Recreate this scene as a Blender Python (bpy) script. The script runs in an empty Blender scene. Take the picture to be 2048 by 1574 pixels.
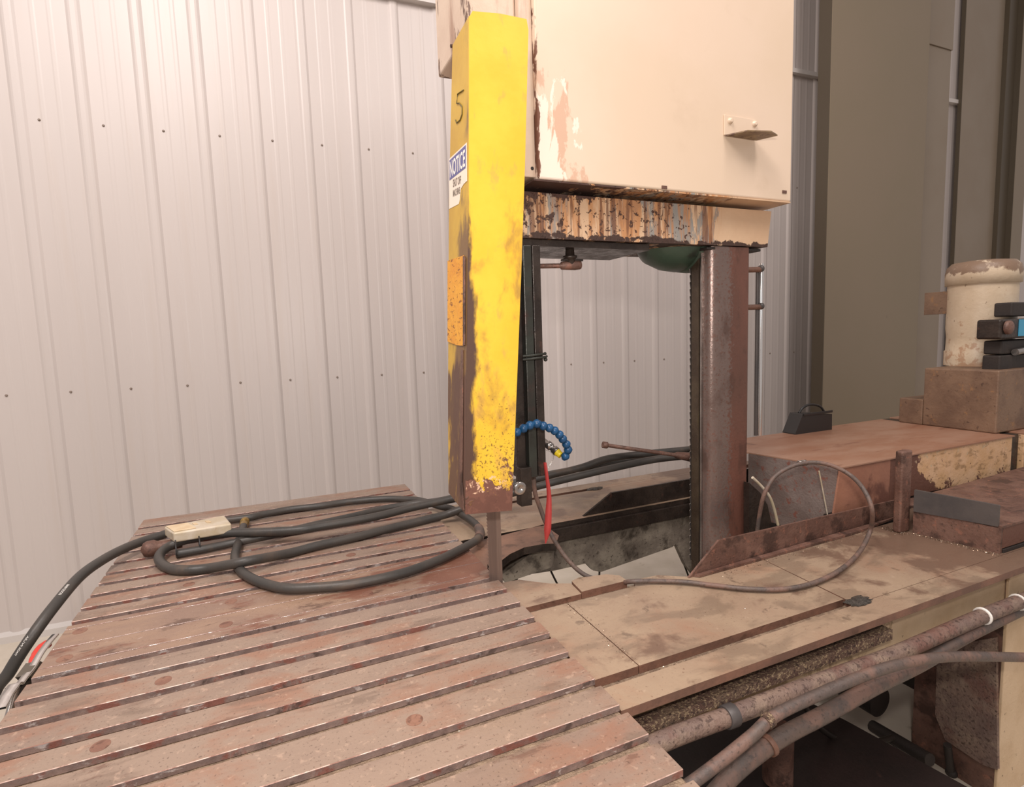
import bpy, math, random
from mathutils import Vector, Matrix
random.seed(7)
SC = bpy.context.scene
COL = SC.collection

# ------------------------------------------------------------------ camera
# heights are measured from the slotted table top (z = 0); the shop floor is at z = -0.68
FL = -0.68
F_PX = 1104.1047
A1, A2, A3 = math.radians(84.08094915), math.radians(-1.9070793), math.radians(-23.52478081)
CM = Matrix.Rotation(A3, 3, 'Z') @ Matrix.Rotation(A1, 3, 'X') @ Matrix.Rotation(A2, 3, 'Z')
CAMP = Vector((0, 0, 0.6))
cd = bpy.data.cameras.new('camera')
cd.sensor_fit = 'HORIZONTAL'
cd.sensor_width = 36
cd.lens = F_PX / 2048 * 36
cd.clip_start = 0.02
cam = bpy.data.objects.new('camera', cd)
cam.matrix_world = CM.to_4x4()
cam.location = CAMP
COL.objects.link(cam)
SC.camera = cam

# ------------------------------------------------------------------ world, lamps, exposure
w = bpy.data.worlds.new('world')
SC.world = w
w.use_nodes = True
w.node_tree.nodes['Background'].inputs[0].default_value = (1.0, 0.90, 0.86, 1)
w.node_tree.nodes['Background'].inputs[1].default_value = 0.42
SC.view_settings.view_transform = 'Standard'
SC.view_settings.look = 'None'
SC.view_settings.gamma = 1
SC.view_settings.use_curve_mapping = False
SC.view_settings.exposure = 0.12


def area(name, loc, target, sx, sy, power, color):
    l = bpy.data.lights.new(name, 'AREA')
    l.shape = 'RECTANGLE'
    l.size = sx
    l.size_y = sy
    l.energy = power
    l.color = color
    o = bpy.data.objects.new(name, l)
    COL.objects.link(o)
    o.location = loc
    d = Vector(target) - Vector(loc)
    o.rotation_euler = d.to_track_quat('-Z', 'Y').to_euler()
    return o


WARM = (1.0, 0.91, 0.86)
area('ceiling_lamp', (-0.9, 0.1, 3.6), (-0.1, 1.9, 0), 0.4, 2.0, 100, WARM)
area('ceiling_lamp', (1.9, -0.6, 3.7), (1.8, 2.4, 0.4), 0.4, 2.0, 58, WARM)
area('ceiling_lamp', (-2.2, 0.3, 3.6), (-1.2, 3.0, 0.6), 0.4, 2.0, 30, WARM)
area('camera_flash', (0.03, -0.06, 0.82), (0.62, 1.6, 0.55), 0.10, 0.07, 11, (1.0, 0.92, 0.85))

# ------------------------------------------------------------------ pixel -> point on a real plane (2048 x 1574 frame)


def ray(px, py):
    return CM @ Vector(((px - 1024) / F_PX, -(py - 787) / F_PX, -1.0))


def P(px, py, z=None, y=None, x=None):
    d = ray(px, py)
    if z is not None:
        t = (z - CAMP.z) / d.z
    elif y is not None:
        t = y / d.y
    else:
        t = x / d.x
    return CAMP + d * t


# ------------------------------------------------------------------ materials
LXG = 22 * P(1074, 200, y=1.15).x + 0.40
def s(r, g, b):
    def f(c):
        c /= 255
        return c / 12.92 if c <= 0.04045 else ((c + 0.055) / 1.055) ** 2.4
    return (f(r), f(g), f(b), 1)


def mk(name, base, base2=None, scale=6, rough=0.5, metal=0.0, bump=0.0, bscale=60, stretch=(1, 1, 1),
       layers=(), coat=0.0, spec=0.5, rvar=0.0, indiv=0.0, detail=6):
    m = bpy.data.materials.new(name)
    m.use_nodes = True
    nt = m.node_tree
    N, Lk = nt.nodes, nt.links
    b = N['Principled BSDF']
    tc = N.new('ShaderNodeTexCoord')
    seed = [random.uniform(0, 30)]

    def math_(op, a, c, clamp=False):
        n = N.new('ShaderNodeMath')
        n.operation = op
        n.use_clamp = clamp
        for i, v in enumerate((a, c)):
            if isinstance(v, (int, float)):
                n.inputs[i].default_value = v
            else:
                Lk.new(v, n.inputs[i])
        return n.outputs[0]

    def noise(sc, st, det=6, dist=0.0, ro=0.6):
        mp = N.new('ShaderNodeMapping')
        mp.inputs['Scale'].default_value = st
        seed[0] += 3.7
        mp.inputs['Location'].default_value = (seed[0], seed[0] * 0.7, seed[0] * 1.3)
        Lk.new(tc.outputs['Object'], mp.inputs[0])
        n = N.new('ShaderNodeTexNoise')
        n.inputs['Scale'].default_value = sc
        n.inputs['Detail'].default_value = det
        n.inputs['Roughness'].default_value = ro
        n.inputs['Distortion'].default_value = dist
        Lk.new(mp.outputs[0], n.inputs['Vector'])
        return n.outputs['Fac']

    def rng(v, a, c, lo=0.0, hi=1.0):
        n = N.new('ShaderNodeMapRange')
        n.interpolation_type = 'SMOOTHSTEP'
        n.inputs['From Min'].default_value = a
        n.inputs['From Max'].default_value = c
        n.inputs['To Min'].default_value = lo
        n.inputs['To Max'].default_value = hi
        Lk.new(v, n.inputs['Value'])
        return n.outputs['Result']

    def mix(fac, a, c):
        n = N.new('ShaderNodeMix')
        n.data_type = 'RGBA'
        Lk.new(fac, n.inputs['Factor'])
        for k, v in ((6, a), (7, c)):
            if isinstance(v, tuple):
                n.inputs[k].default_value = v
            else:
                Lk.new(v, n.inputs[k])
        return n.outputs[2]

    def mixf(fac, a, c):
        n = N.new('ShaderNodeMix')
        n.data_type = 'FLOAT'
        Lk.new(fac, n.inputs['Factor'])
        for k, v in ((2, a), (3, c)):
            if isinstance(v, (int, float)):
                n.inputs[k].default_value = v
            else:
                Lk.new(v, n.inputs[k])
        return n.outputs[0]

    sep = N.new('ShaderNodeSeparateXYZ')
    Lk.new(tc.outputs['Object'], sep.inputs[0])
    n0 = noise(scale, stretch, detail)
    if indiv:
        oi = N.new('ShaderNodeObjectInfo')
        n0 = math_('ADD', n0, math_('MULTIPLY', math_('SUBTRACT', oi.outputs['Random'], 0.5), indiv))
    col = mix(rng(n0, 0.36, 0.64), base, base2 or base)
    ro = rough
    if rvar:
        ro = rng(noise(scale * 2.3, stretch), 0.3, 0.7, max(0.03, rough - rvar), rough + rvar)
    me = metal
    height = None
    for L in layers:
        v = noise(L.get('scale', 20), L.get('stretch', (1, 1, 1)), L.get('detail', 7), L.get('dist', 0.3), L.get('nr', 0.62))
        for (ax, ay, az, d, lo, hi) in L.get('grad', ()):
            g = math_('ADD', math_('ADD', math_('MULTIPLY', sep.outputs[0], ax), math_('MULTIPLY', sep.outputs[1], ay)),
                      math_('ADD', math_('MULTIPLY', sep.outputs[2], az), d))
            g = math_('MINIMUM', math_('MAXIMUM', g, lo), hi)
            v = math_('ADD', v, g)
        t, so = L.get('thr', 0.6), L.get('soft', 0.03)
        f = rng(v, t - so, t + so, 0, L.get('amt', 1.0))
        col = mix(f, col, L['col'])
        ro = mixf(f, ro, L.get('rough', rough))
        me = mixf(f, me, L.get('metal', metal))
        if L.get('h'):
            hh = math_('MULTIPLY', f, L['h'])
            height = hh if height is None else math_('ADD', height, hh)
    Lk.new(col, b.inputs['Base Color'])
    for v, nm in ((ro, 'Roughness'), (me, 'Metallic')):
        if isinstance(v, (int, float)):
            b.inputs[nm].default_value = v
        else:
            Lk.new(v, b.inputs[nm])
    b.inputs['Specular IOR Level'].default_value = spec
    b.inputs['Coat Weight'].default_value = coat
    b.inputs['Coat Roughness'].default_value = 0.15
    if bump or height is not None:
        bn = N.new('ShaderNodeBump')
        bn.inputs['Strength'].default_value = 1.0
        bn.inputs['Distance'].default_value = 0.001
        h = math_('MULTIPLY', noise(bscale, (1, 1, 1), 8), bump)
        if height is not None:
            h = math_('ADD', h, height)
        Lk.new(h, bn.inputs['Height'])
        Lk.new(bn.outputs[0], b.inputs['Normal'])
    return m


RUST = s(110, 62, 44)
DRUST = s(66, 44, 36)
M = {}
M['wall'] = mk('white_painted_steel', s(202, 193, 189), s(198, 189, 185), scale=1.2, rough=0.38, stretch=(2, 2, 0.3), spec=0.45,
               layers=[dict(col=s(196, 184, 176), scale=3, stretch=(6, 6, 0.25), thr=0.62, soft=0.1, amt=0.35)])
M['tongue'] = mk('bare_brown_tongue', s(140, 118, 88), s(112, 88, 66), scale=30, rough=0.5, bump=1, layers=[dict(col=s(90, 62, 48), scale=40, thr=0.58, soft=0.05)])
M['edge'] = mk('painted_edge_highlight', s(204, 176, 164), s(168, 136, 122), scale=60, rough=0.42, metal=0.2, layers=[dict(col=s(130, 88, 74), scale=30, thr=0.52, soft=0.06, amt=0.9, rough=0.65)])  # pale line along the strip edges: a highlight painted as colour
M['pad'] = mk('stained_beige_pad', s(216, 196, 164), s(204, 178, 142), scale=20, rough=0.5)
M['screw'] = mk('dull_screw', s(140, 126, 116), rough=0.5)
M['trim'] = mk('trim_paint', s(206, 200, 196), rough=0.4)
M['floor'] = mk('concrete', s(212, 202, 188), s(200, 190, 174), scale=4, rough=0.45, bump=0.4, bscale=90,
                layers=[dict(col=s(150, 136, 116), scale=9, thr=0.68, soft=0.05, amt=0.5)])
M['table'] = mk('worn_table_steel', s(154, 133, 118), s(144, 123, 110), scale=7, rough=0.36, metal=0.15, bump=0.6, bscale=160,
                stretch=(0.6, 1.3, 1), rvar=0.14, indiv=0.3, layers=[
                    dict(col=s(152, 106, 84), scale=6, thr=0.56, soft=0.1, amt=0.6, stretch=(1, 1.8, 1), rough=0.5),
                    dict(col=s(112, 94, 82), scale=8, thr=0.60, soft=0.07, amt=0.6, stretch=(0.6, 2.2, 1), rough=0.3),
                    dict(col=s(104, 72, 60), scale=26, thr=0.66, soft=0.05, amt=0.6, stretch=(0.6, 1.4, 1), rough=0.5),
                    dict(col=s(196, 168, 148), scale=70, thr=0.64, soft=0.06, amt=0.4, detail=4),
                    dict(col=s(78, 62, 54), scale=200, thr=0.64, soft=0.05, amt=0.55, detail=3)])
M['plug'] = mk('worn_plug_steel', s(146, 108, 90), s(128, 92, 78), scale=20, rough=0.45, metal=0.15, bump=1, layers=[dict(col=s(92, 64, 54), scale=60, thr=0.58, soft=0.06, amt=0.7)])
M['slot'] = mk('oily_slot_steel', s(164, 144, 138), s(140, 122, 118), scale=30, rough=0.26, metal=0.45, bump=1.6, bscale=110, rvar=0.14,
               layers=[dict(col=s(134, 78, 64), scale=20, thr=0.58, soft=0.05, amt=0.8, rough=0.5, metal=0.1),
                       dict(col=s(232, 226, 226), scale=60, thr=0.63, soft=0.04, amt=0.85, rough=0.15, metal=0.6, stretch=(0.5, 1, 1)),  # near-white glints: reflections painted into the slot wall colour
                       dict(col=s(88, 74, 70), scale=34, thr=0.62, soft=0.05, amt=0.8, rough=0.35, metal=0.3)])
M['slot_floor'] = mk('gritty_slot_floor', s(160, 138, 116), s(124, 104, 88), scale=60, rough=0.4, metal=0.2, bump=3, bscale=300)
M['centre'] = mk('centre_steel', s(158, 130, 110), s(142, 116, 102), scale=6, rough=0.34, metal=0.15, bump=0.6, bscale=120, rvar=0.12,
                 stretch=(0.6, 1.6, 1), layers=[
                     dict(col=s(122, 78, 62), scale=9, thr=0.56, soft=0.07, amt=0.85, stretch=(0.8, 2.2, 1), rough=0.45,
                          grad=[(0.35, 0, 0, 0.0, -0.06, 0.14)]),
                     dict(col=s(84, 60, 50), scale=13, thr=0.62, soft=0.04, amt=0.75, stretch=(0.7, 1.8, 1), rough=0.25),
                     dict(col=s(190, 170, 158), scale=60, thr=0.66, soft=0.04, amt=0.5, rough=0.2),
                     dict(col=s(90, 70, 60), scale=150, thr=0.65, soft=0.04, amt=0.5)])
M['bed'] = mk('bed_plate_steel', s(166, 144, 122), s(156, 132, 112), scale=5, rough=0.38, metal=0.12, bump=0.6, bscale=120, rvar=0.12,
              layers=[dict(col=s(160, 116, 92), scale=5, thr=0.6, soft=0.1, amt=0.45),
                      dict(col=s(124, 106, 90), scale=7, thr=0.56, soft=0.06, amt=0.6, stretch=(0.8, 1.6, 1), rough=0.28),
                      dict(col=s(98, 82, 70), scale=15, thr=0.66, soft=0.03, amt=0.6, rough=0.25),
                      dict(col=s(200, 178, 156), scale=40, thr=0.68, soft=0.05, amt=0.4),
                      dict(col=s(106, 76, 62), scale=160, thr=0.65, soft=0.04, amt=0.6),
                      dict(col=s(112, 88, 74), scale=7, thr=0.60, soft=0.06, amt=0.85, rough=0.3,
                           grad=[(0.9, 0, 0, -1.22, 0, 0.45)])])  # darker towards the right end: shadow of the head painted into the plates
M['bed_edge'] = mk('bed_edge_rust', s(128, 92, 76), s(104, 76, 64), scale=14, rough=0.5, metal=0.1, bump=1, bscale=120,
                   layers=[dict(col=s(84, 58, 46), scale=16, thr=0.6, soft=0.06, amt=0.8)])
M['bedrust'] = mk('rust_toned_bed_plate', s(140, 106, 88), s(120, 92, 78), scale=12, rough=0.4, metal=0.1, bump=1, layers=[dict(col=s(84, 64, 54), scale=20, thr=0.6, soft=0.06, amt=0.7)])
M['rustplate'] = mk('rusty_plate', s(122, 92, 80), s(100, 72, 62), scale=12, rough=0.48, metal=0.15, bump=1.4, bscale=150, rvar=0.12,
                    layers=[dict(col=s(64, 46, 40), scale=14, thr=0.57, soft=0.06, amt=0.8),
                            dict(col=s(150, 102, 84), scale=50, thr=0.62, soft=0.05, amt=0.6),
                            dict(col=s(60, 46, 40), scale=120, thr=0.62, soft=0.05, amt=0.6)])
M['darksteel'] = mk('dark_oily_steel', s(64, 54, 48), s(48, 40, 36), scale=16, rough=0.34, metal=0.35, bump=1.2, bscale=120, rvar=0.12,
                    layers=[dict(col=s(92, 62, 52), scale=22, thr=0.64, soft=0.05, amt=0.6, rough=0.5),
                            dict(col=s(150, 140, 128), scale=180, thr=0.72, soft=0.02, amt=0.7)])
M['casting'] = mk('grimy_casting', s(150, 140, 126), s(112, 102, 92), scale=12, rough=0.55, bump=2, bscale=90,
                  layers=[dict(col=s(58, 50, 44), scale=9, thr=0.58, soft=0.06, amt=0.85, rough=0.35),
                          dict(col=s(56, 46, 40), scale=90, thr=0.62, soft=0.03, amt=0.8)])
M['yellow'] = mk('chipped_yellow_paint', s(232, 190, 62), s(226, 180, 52), scale=6, rough=0.42, bump=0.35, bscale=60, spec=0.4, layers=[
    dict(col=s(196, 152, 84), scale=26, thr=0.64, soft=0.07, amt=0.5, stretch=(1, 1, 0.45), grad=[(0, 0, -0.15, 0.12, 0, 0.1)]),
    dict(col=s(134, 98, 62), scale=12, thr=0.70, soft=0.09, amt=0.65, stretch=(1, 1, 0.6), grad=[(0, 0, -0.9, 0.85, -0.1, 0.12)]),
    dict(col=s(92, 62, 44), scale=190, thr=0.78, soft=0.04, amt=0.8, grad=[(0, 0, -0.5, 0.36, -0.2, 0.2)]),
    dict(col=s(84, 62, 52), scale=20, thr=0.82, soft=0.09, rough=0.5, stretch=(1, 1, 0.35),
         grad=[(-14, 0, 0.742, 5.45, -0.3, 0.45), (0, 0, -1.3, 1.0, -0.35, 0.10)]),
    # bare rust at the foot and along the left fold, where hands and swarf wear the paint off
    dict(col=s(118, 80, 68), scale=24, thr=0.76, soft=0.02, rough=0.5, h=-0.6, stretch=(1, 1, 0.8),
         grad=[(0, 0, -4.2, 1.46, -0.4, 0.6), (0.8, 0, 0, -0.37, -0.12, 0.1)]),
    dict(col=s(84, 56, 48), scale=36, thr=1.06, soft=0.05, rough=0.5, amt=0.7, grad=[(0, 0, -4.2, 1.46, -0.4, 0.5)]),
    dict(col=s(236, 196, 164), scale=50, thr=0.86, soft=0.03, rough=0.5, amt=0.9, grad=[(0, 0, -8, 2.6, 0.0, 0.28), (0, 0, 12, -3.1, -0.5, 0.0)]),
    dict(col=s(104, 70, 60), scale=60, thr=0.74, soft=0.04, amt=0.85, rough=0.5, grad=[(0, 0, -7, 2.0, -0.3, 0.3)])])
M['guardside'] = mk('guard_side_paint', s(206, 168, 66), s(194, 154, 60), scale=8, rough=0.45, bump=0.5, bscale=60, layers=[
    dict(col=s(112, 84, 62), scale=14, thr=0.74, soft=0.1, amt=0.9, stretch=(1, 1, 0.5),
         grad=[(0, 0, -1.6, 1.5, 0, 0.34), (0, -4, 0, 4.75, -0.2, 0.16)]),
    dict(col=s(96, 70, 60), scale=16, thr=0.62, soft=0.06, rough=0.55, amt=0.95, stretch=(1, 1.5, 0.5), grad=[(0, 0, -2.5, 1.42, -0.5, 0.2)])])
M['cream'] = mk('cream_enamel', s(219, 197, 176), s(215, 193, 170), scale=2.5, rough=0.32, bump=0.35, bscale=12, spec=0.4, layers=[
    dict(col=s(192, 168, 144), scale=5, thr=0.68, soft=0.1, amt=0.35),
    dict(col=s(196, 150, 124), scale=14, thr=0.70, soft=0.02, amt=0.6, stretch=(1, 1, 0.45),
         grad=[(-2.6, 0, 0, 1.85, -0.4, 0.28), (0, 0, -1.3, 1.46, -0.4, 0.12)]),
    dict(col=s(244, 226, 212), scale=18, thr=0.76, soft=0.015, amt=0.8, stretch=(1, 1, 0.35), dist=1.0,
         grad=[(-2.6, 0, 0, 1.85, -0.4, 0.3), (0, 0, -1.3, 1.46, -0.4, 0.12)]),
    dict(col=s(120, 84, 62), scale=45, thr=0.77, soft=0.02, amt=0.9),
    dict(col=s(110, 72, 56), scale=34, thr=0.86, soft=0.03, rough=0.6, h=-0.5, stretch=(1, 1, 0.4), grad=[(-22, 0, 0, LXG, 0, 0.38)]),
    dict(col=s(96, 66, 52), scale=24, thr=0.84, soft=0.03, rough=0.6, h=-0.5, grad=[(0.08, 0, -30, 28.25, -0.1, 0.32)])])
M['creamworn'] = mk('worn_cream_side', s(214, 192, 172), s(204, 180, 160), scale=5, rough=0.42, bump=0.6, bscale=60, layers=[
    dict(col=s(150, 110, 88), scale=10, thr=0.60, soft=0.06, amt=0.7, stretch=(1.5, 1.5, 0.3)),
    dict(col=s(84, 58, 48), scale=22, thr=0.64, soft=0.03, amt=0.9, rough=0.6, stretch=(1.3, 1.3, 0.4), grad=[(-1.2, 0, 0, 0.58, -0.12, 0.12)])])
M['beam'] = mk('chipped_beam_paint', s(212, 180, 148), s(204, 170, 138), scale=6, rough=0.42, bump=1.0, bscale=70, layers=[
    dict(col=s(142, 140, 136), scale=14, thr=0.60, soft=0.02, amt=0.95, stretch=(1.4, 1, 0.35), h=-0.5, dist=0.5, grad=[(-1.2, 0, 0, 1.36, -0.3, 0.09)]),
    dict(col=s(186, 128, 78), scale=22, thr=0.62, soft=0.06, amt=0.8, stretch=(1.8, 1, 0.16), grad=[(-1.5, 0, 0, 1.80, -0.4, 0.1)]),
    dict(col=s(112, 72, 50), scale=26, thr=0.66, soft=0.04, amt=0.8, stretch=(2.2, 1, 0.12), grad=[(-1.5, 0, 0, 1.80, -0.4, 0.1)]),
    dict(col=s(76, 52, 44), scale=30, thr=0.68, soft=0.02, rough=0.6, h=-1.0, dist=0.5,
         grad=[(-0.9, 0, 0, 0.70, -0.2, 0.12), (0, 0, 9.4, -8.63, 0, 0.2)]),
    dict(col=s(80, 54, 44), scale=75, thr=0.69, soft=0.02, rough=0.6, h=-0.8, dist=0.5, grad=[(-1.2, 0, 0, 1.34, -0.3, 0.1)]),
    dict(col=s(66, 46, 38), scale=26, thr=0.72, soft=0.03, rough=0.6, grad=[(0, 0, -22, 18.75, -0.1, 0.28)])])
M['column'] = mk('rust_column_steel', s(118, 78, 66), s(100, 70, 60), scale=5, rough=0.34, metal=0.3, bump=0.7, bscale=120, rvar=0.1,
                 stretch=(1, 1, 0.5), layers=[
                     dict(col=s(122, 106, 100), scale=110, thr=0.60, soft=0.08, amt=0.9, metal=0.5, rough=0.24,
                          grad=[(-9, 0, 0, 10.98, -0.3, 0.2)]),
                     dict(col=s(78, 56, 48), scale=14, thr=0.58, soft=0.08, amt=0.7, stretch=(1, 1, 0.5), rough=0.4),
                     dict(col=s(62, 46, 42), scale=150, thr=0.66, soft=0.04, amt=0.6)])
M['channel'] = mk('oily_channel_steel', s(84, 72, 58), s(70, 58, 48), scale=14, rough=0.32, metal=0.4, bump=0.8, bscale=90, rvar=0.1,
                  layers=[dict(col=s(96, 88, 44), scale=9, thr=0.68, soft=0.05, amt=0.5, stretch=(1, 1, 0.3)),
                          dict(col=s(150, 138, 118), scale=70, thr=0.72, soft=0.02, amt=0.5, stretch=(1, 1, 0.4))])
M['steel'] = mk('bright_steel', s(190, 184, 180), s(160, 154, 150), scale=20, rough=0.22, metal=0.9, bump=0.3)
M['blade'] = mk('blade_steel', s(152, 132, 122), s(128, 110, 102), scale=20, rough=0.4, metal=0.55, stretch=(3, 1, 0.1), bump=0.3)
M['chrome'] = mk('chromed_strap', s(230, 228, 226), rough=0.14, metal=0.95)
M['rubber'] = mk('black_hose_rubber', s(62, 60, 58), s(72, 67, 63), scale=8, rough=0.42, bump=0.5, bscale=140, spec=0.4,
                 layers=[dict(col=s(112, 92, 76), scale=10, thr=0.64, soft=0.1, amt=0.4, rough=0.6)])
M['cable'] = mk('grey_cable', s(84, 74, 70), s(98, 82, 74), scale=14, rough=0.5, bump=1.2, bscale=160,
                layers=[dict(col=s(128, 98, 86), scale=12, thr=0.54, soft=0.08, amt=0.7, rough=0.65), dict(col=s(60, 50, 46), scale=120, thr=0.6, soft=0.05, amt=0.6)])
M['cableblack'] = mk('oily_black_cable', s(48, 42, 38), s(58, 50, 44), scale=14, rough=0.38, bump=0.5, bscale=120)
M['conduit'] = mk('swarf_covered_conduit', s(112, 92, 84), s(128, 106, 94), scale=16, rough=0.6, bump=3.5, bscale=130,
                  layers=[dict(col=s(150, 130, 112), scale=20, thr=0.56, soft=0.1, amt=0.6, stretch=(0.6, 1, 1)),
                          dict(col=s(112, 74, 64), scale=9, thr=0.56, soft=0.08, amt=0.7),
                          dict(col=s(70, 52, 46), scale=120, thr=0.58, soft=0.05, amt=0.8)])
M['grime'] = mk('crusted_swarf', s(112, 90, 74), s(92, 66, 56), scale=20, rough=0.7, bump=6, bscale=220,
                layers=[dict(col=s(176, 154, 122), scale=200, thr=0.56, soft=0.05, amt=0.85),
                        dict(col=s(58, 40, 34), scale=130, thr=0.58, soft=0.04, amt=0.9)])
M['skirt'] = mk('stained_cream_paint', s(210, 184, 152), s(198, 170, 136), scale=10, rough=0.5, bump=1.5, bscale=120, layers=[
    dict(col=s(130, 100, 64), scale=18, thr=0.60, soft=0.04, amt=0.8, grad=[(-0.5, 0, 0, 0.6, -0.1, 0.2)]),
    dict(col=s(84, 58, 40), scale=50, thr=0.68, soft=0.03, amt=0.9)])
M['orange'] = mk('rust_orange_cover', s(164, 116, 94), s(146, 102, 84), scale=6, rough=0.5, metal=0.05, bump=0.6, bscale=110, rvar=0.1,
                 layers=[dict(col=s(104, 68, 58), scale=7, thr=0.55, soft=0.05, amt=0.9, grad=[(1.2, 0, -1.5, -1.95, -0.1, 0.2)]),
                         dict(col=s(78, 54, 44), scale=70, thr=0.70, soft=0.04, amt=0.6)])
M['carriagetop'] = mk('rust_orange_top', s(164, 128, 108), s(152, 110, 88), scale=5, rough=0.38, metal=0.1, bump=0.4, bscale=90,
                      stretch=(0.7, 1.6, 1), layers=[dict(col=s(120, 76, 60), scale=10, thr=0.64, soft=0.06, amt=0.6, stretch=(0.5, 1.8, 1))])
M['greyrust'] = mk('speckled_grey_rust', s(124, 110, 104), s(108, 92, 86), scale=10, rough=0.55, metal=0.1, bump=1.6, bscale=150,
                   layers=[dict(col=s(120, 68, 54), scale=50, thr=0.6, soft=0.06, amt=0.8)])
M['patchcream'] = mk('worn_cream_on_rust', s(204, 164, 122), s(214, 176, 140), scale=16, rough=0.5, bump=1.2, bscale=90,
                     layers=[dict(col=s(150, 118, 84), scale=24, thr=0.58, soft=0.05, amt=0.7, stretch=(1, 1, 2)),
                             dict(col=s(104, 70, 58), scale=12, thr=0.62, soft=0.02, h=-0.6,
                                  grad=[(0, 0, -3.2, 0.26, -0.1, 0.4), (-2.5, 0, 0, 5.15, -0.1, 0.45)]),
                             dict(col=s(196, 172, 140), scale=40, thr=0.64, soft=0.02, amt=0.9, grad=[(0, 0, 3, -0.38, -0.2, 0.05)]),
                             dict(col=s(74, 50, 40), scale=70, thr=0.66, soft=0.03, amt=0.8)])
M['bluegrey'] = mk('blue_grey_bar', s(92, 86, 84), s(80, 76, 76), scale=10, rough=0.42, metal=0.25, bump=0.6)
M['brown'] = mk('brown_manifold', s(130, 104, 84), s(108, 84, 68), scale=8, rough=0.5, metal=0.1, bump=1.4, bscale=100,
                layers=[dict(col=s(160, 118, 76), scale=26, thr=0.64, soft=0.06, amt=0.6),
                        dict(col=s(68, 48, 40), scale=60, thr=0.64, soft=0.04, amt=0.7)])
M['motor'] = mk('speckled_cream_motor', s(206, 188, 164), s(196, 176, 150), scale=8, rough=0.42, bump=1.4, bscale=60, layers=[
    dict(col=s(158, 116, 84), scale=26, thr=0.62, soft=0.05, amt=0.7, grad=[(0, 0, -0.9, 0.5, -0.1, 0.12)]),
    dict(col=s(94, 66, 50), scale=46, thr=0.68, soft=0.03, amt=0.9),
    dict(col=s(100, 70, 52), scale=12, thr=0.62, soft=0.04, amt=0.8, grad=[(-1, 0, 0, 3.0, -0.3, 0.1), (0, 0, 6, -4.75, -0.3, 0.1)])])
M['olive'] = mk('olive_grey_panel', s(128, 115, 96), s(130, 116, 98), scale=1.5, rough=0.3, spec=0.35,
                layers=[dict(col=s(88, 76, 58), scale=9, thr=0.72, soft=0.03, amt=0.5)])
M['olive2'] = mk('pale_olive_panel', s(138, 125, 110), s(134, 120, 104), scale=2, rough=0.34, spec=0.35)
M['olivedark'] = mk('olive_shade_and_post', s(82, 72, 58), rough=0.4)  # dark post, and the panels' side faces with shade put into the colour
M['green'] = mk('dark_green_paint', s(62, 80, 66), s(54, 68, 58), scale=8, rough=0.4, bump=0.6,
                layers=[dict(col=s(40, 38, 34), scale=14, thr=0.62, soft=0.06, amt=0.7)])
M['greendark'] = mk('oily_green_bar', s(62, 66, 60), s(52, 50, 46), scale=8, rough=0.34, metal=0.3, bump=1.0, bscale=90, layers=[
    dict(col=s(96, 54, 48), scale=6, thr=0.62, soft=0.08, amt=0.7, stretch=(1, 1, 0.8)),
    dict(col=s(104, 96, 84), scale=120, thr=0.72, soft=0.03, amt=0.6)])
M['blue'] = mk('blue_plastic', s(30, 82, 126), s(24, 70, 110), scale=30, rough=0.34, bump=0.3)
M['brass'] = mk('brass', s(176, 146, 84), s(150, 120, 72), scale=40, rough=0.32, metal=0.8)
M['yellowplastic'] = mk('yellow_plastic', s(226, 200, 40), rough=0.4)
M['redtag'] = mk('red_tag', s(168, 56, 54), s(160, 52, 50), scale=6, rough=0.45)
M['redplastic'] = mk('red_plastic', s(204, 46, 32), rough=0.35)
M['black'] = mk('black_plastic', s(40, 38, 38), rough=0.4)
M['graphite'] = mk('dark_grey_block', s(88, 80, 70), rough=0.5, bump=0.4)
M['alu'] = mk('dirty_white_casing', s(214, 202, 184), s(196, 180, 152), scale=20, rough=0.25, metal=0.1,
              layers=[dict(col=s(164, 130, 96), scale=30, thr=0.64, soft=0.05, amt=0.6)])
M['white'] = mk('white_print', s(240, 236, 230), rough=0.5)
M['notice'] = mk('sticker_white', s(240, 226, 210), rough=0.45, layers=[dict(col=s(206, 180, 150), scale=40, thr=0.68, soft=0.05, amt=0.5)])
M['noticeblue'] = mk('sticker_blue', s(98, 98, 150), rough=0.45)
M['ink'] = mk('grey_ink', s(128, 116, 104), rough=0.5)
M['marker'] = mk('black_marker', s(104, 92, 40), rough=0.5)
M['orangelabel'] = mk('cracked_orange_label', s(232, 166, 56), s(222, 150, 50), scale=20, rough=0.5, bump=2, bscale=80, layers=[
    dict(col=s(130, 76, 40), scale=46, thr=0.6, soft=0.03, amt=0.9, stretch=(1, 1, 2.5), h=-0.6)])
M['cyan'] = mk('cyan_label', s(60, 150, 186), rough=0.4)
M['shaving'] = mk('metal_shavings', s(190, 176, 160), s(150, 120, 96), scale=300, rough=0.25, metal=0.85)
M['oil'] = mk('caked_oily_swarf', s(58, 54, 50), s(90, 84, 78), scale=120, rough=0.25, metal=0.4, bump=6, bscale=200)
M['void'] = mk('dark_steel_and_shade', s(46, 38, 34), s(38, 32, 30), scale=8, rough=0.6, bump=1)  # near-black for dark parts, and for shade put into gaps
M['tray'] = mk('oily_tray_steel', s(48, 36, 34), s(40, 32, 30), scale=8, rough=0.45, bump=1,
               layers=[dict(col=s(86, 62, 54), scale=16, thr=0.7, soft=0.04, amt=0.6)])

# ------------------------------------------------------------------ mesh builder
WORLD = {}


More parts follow.
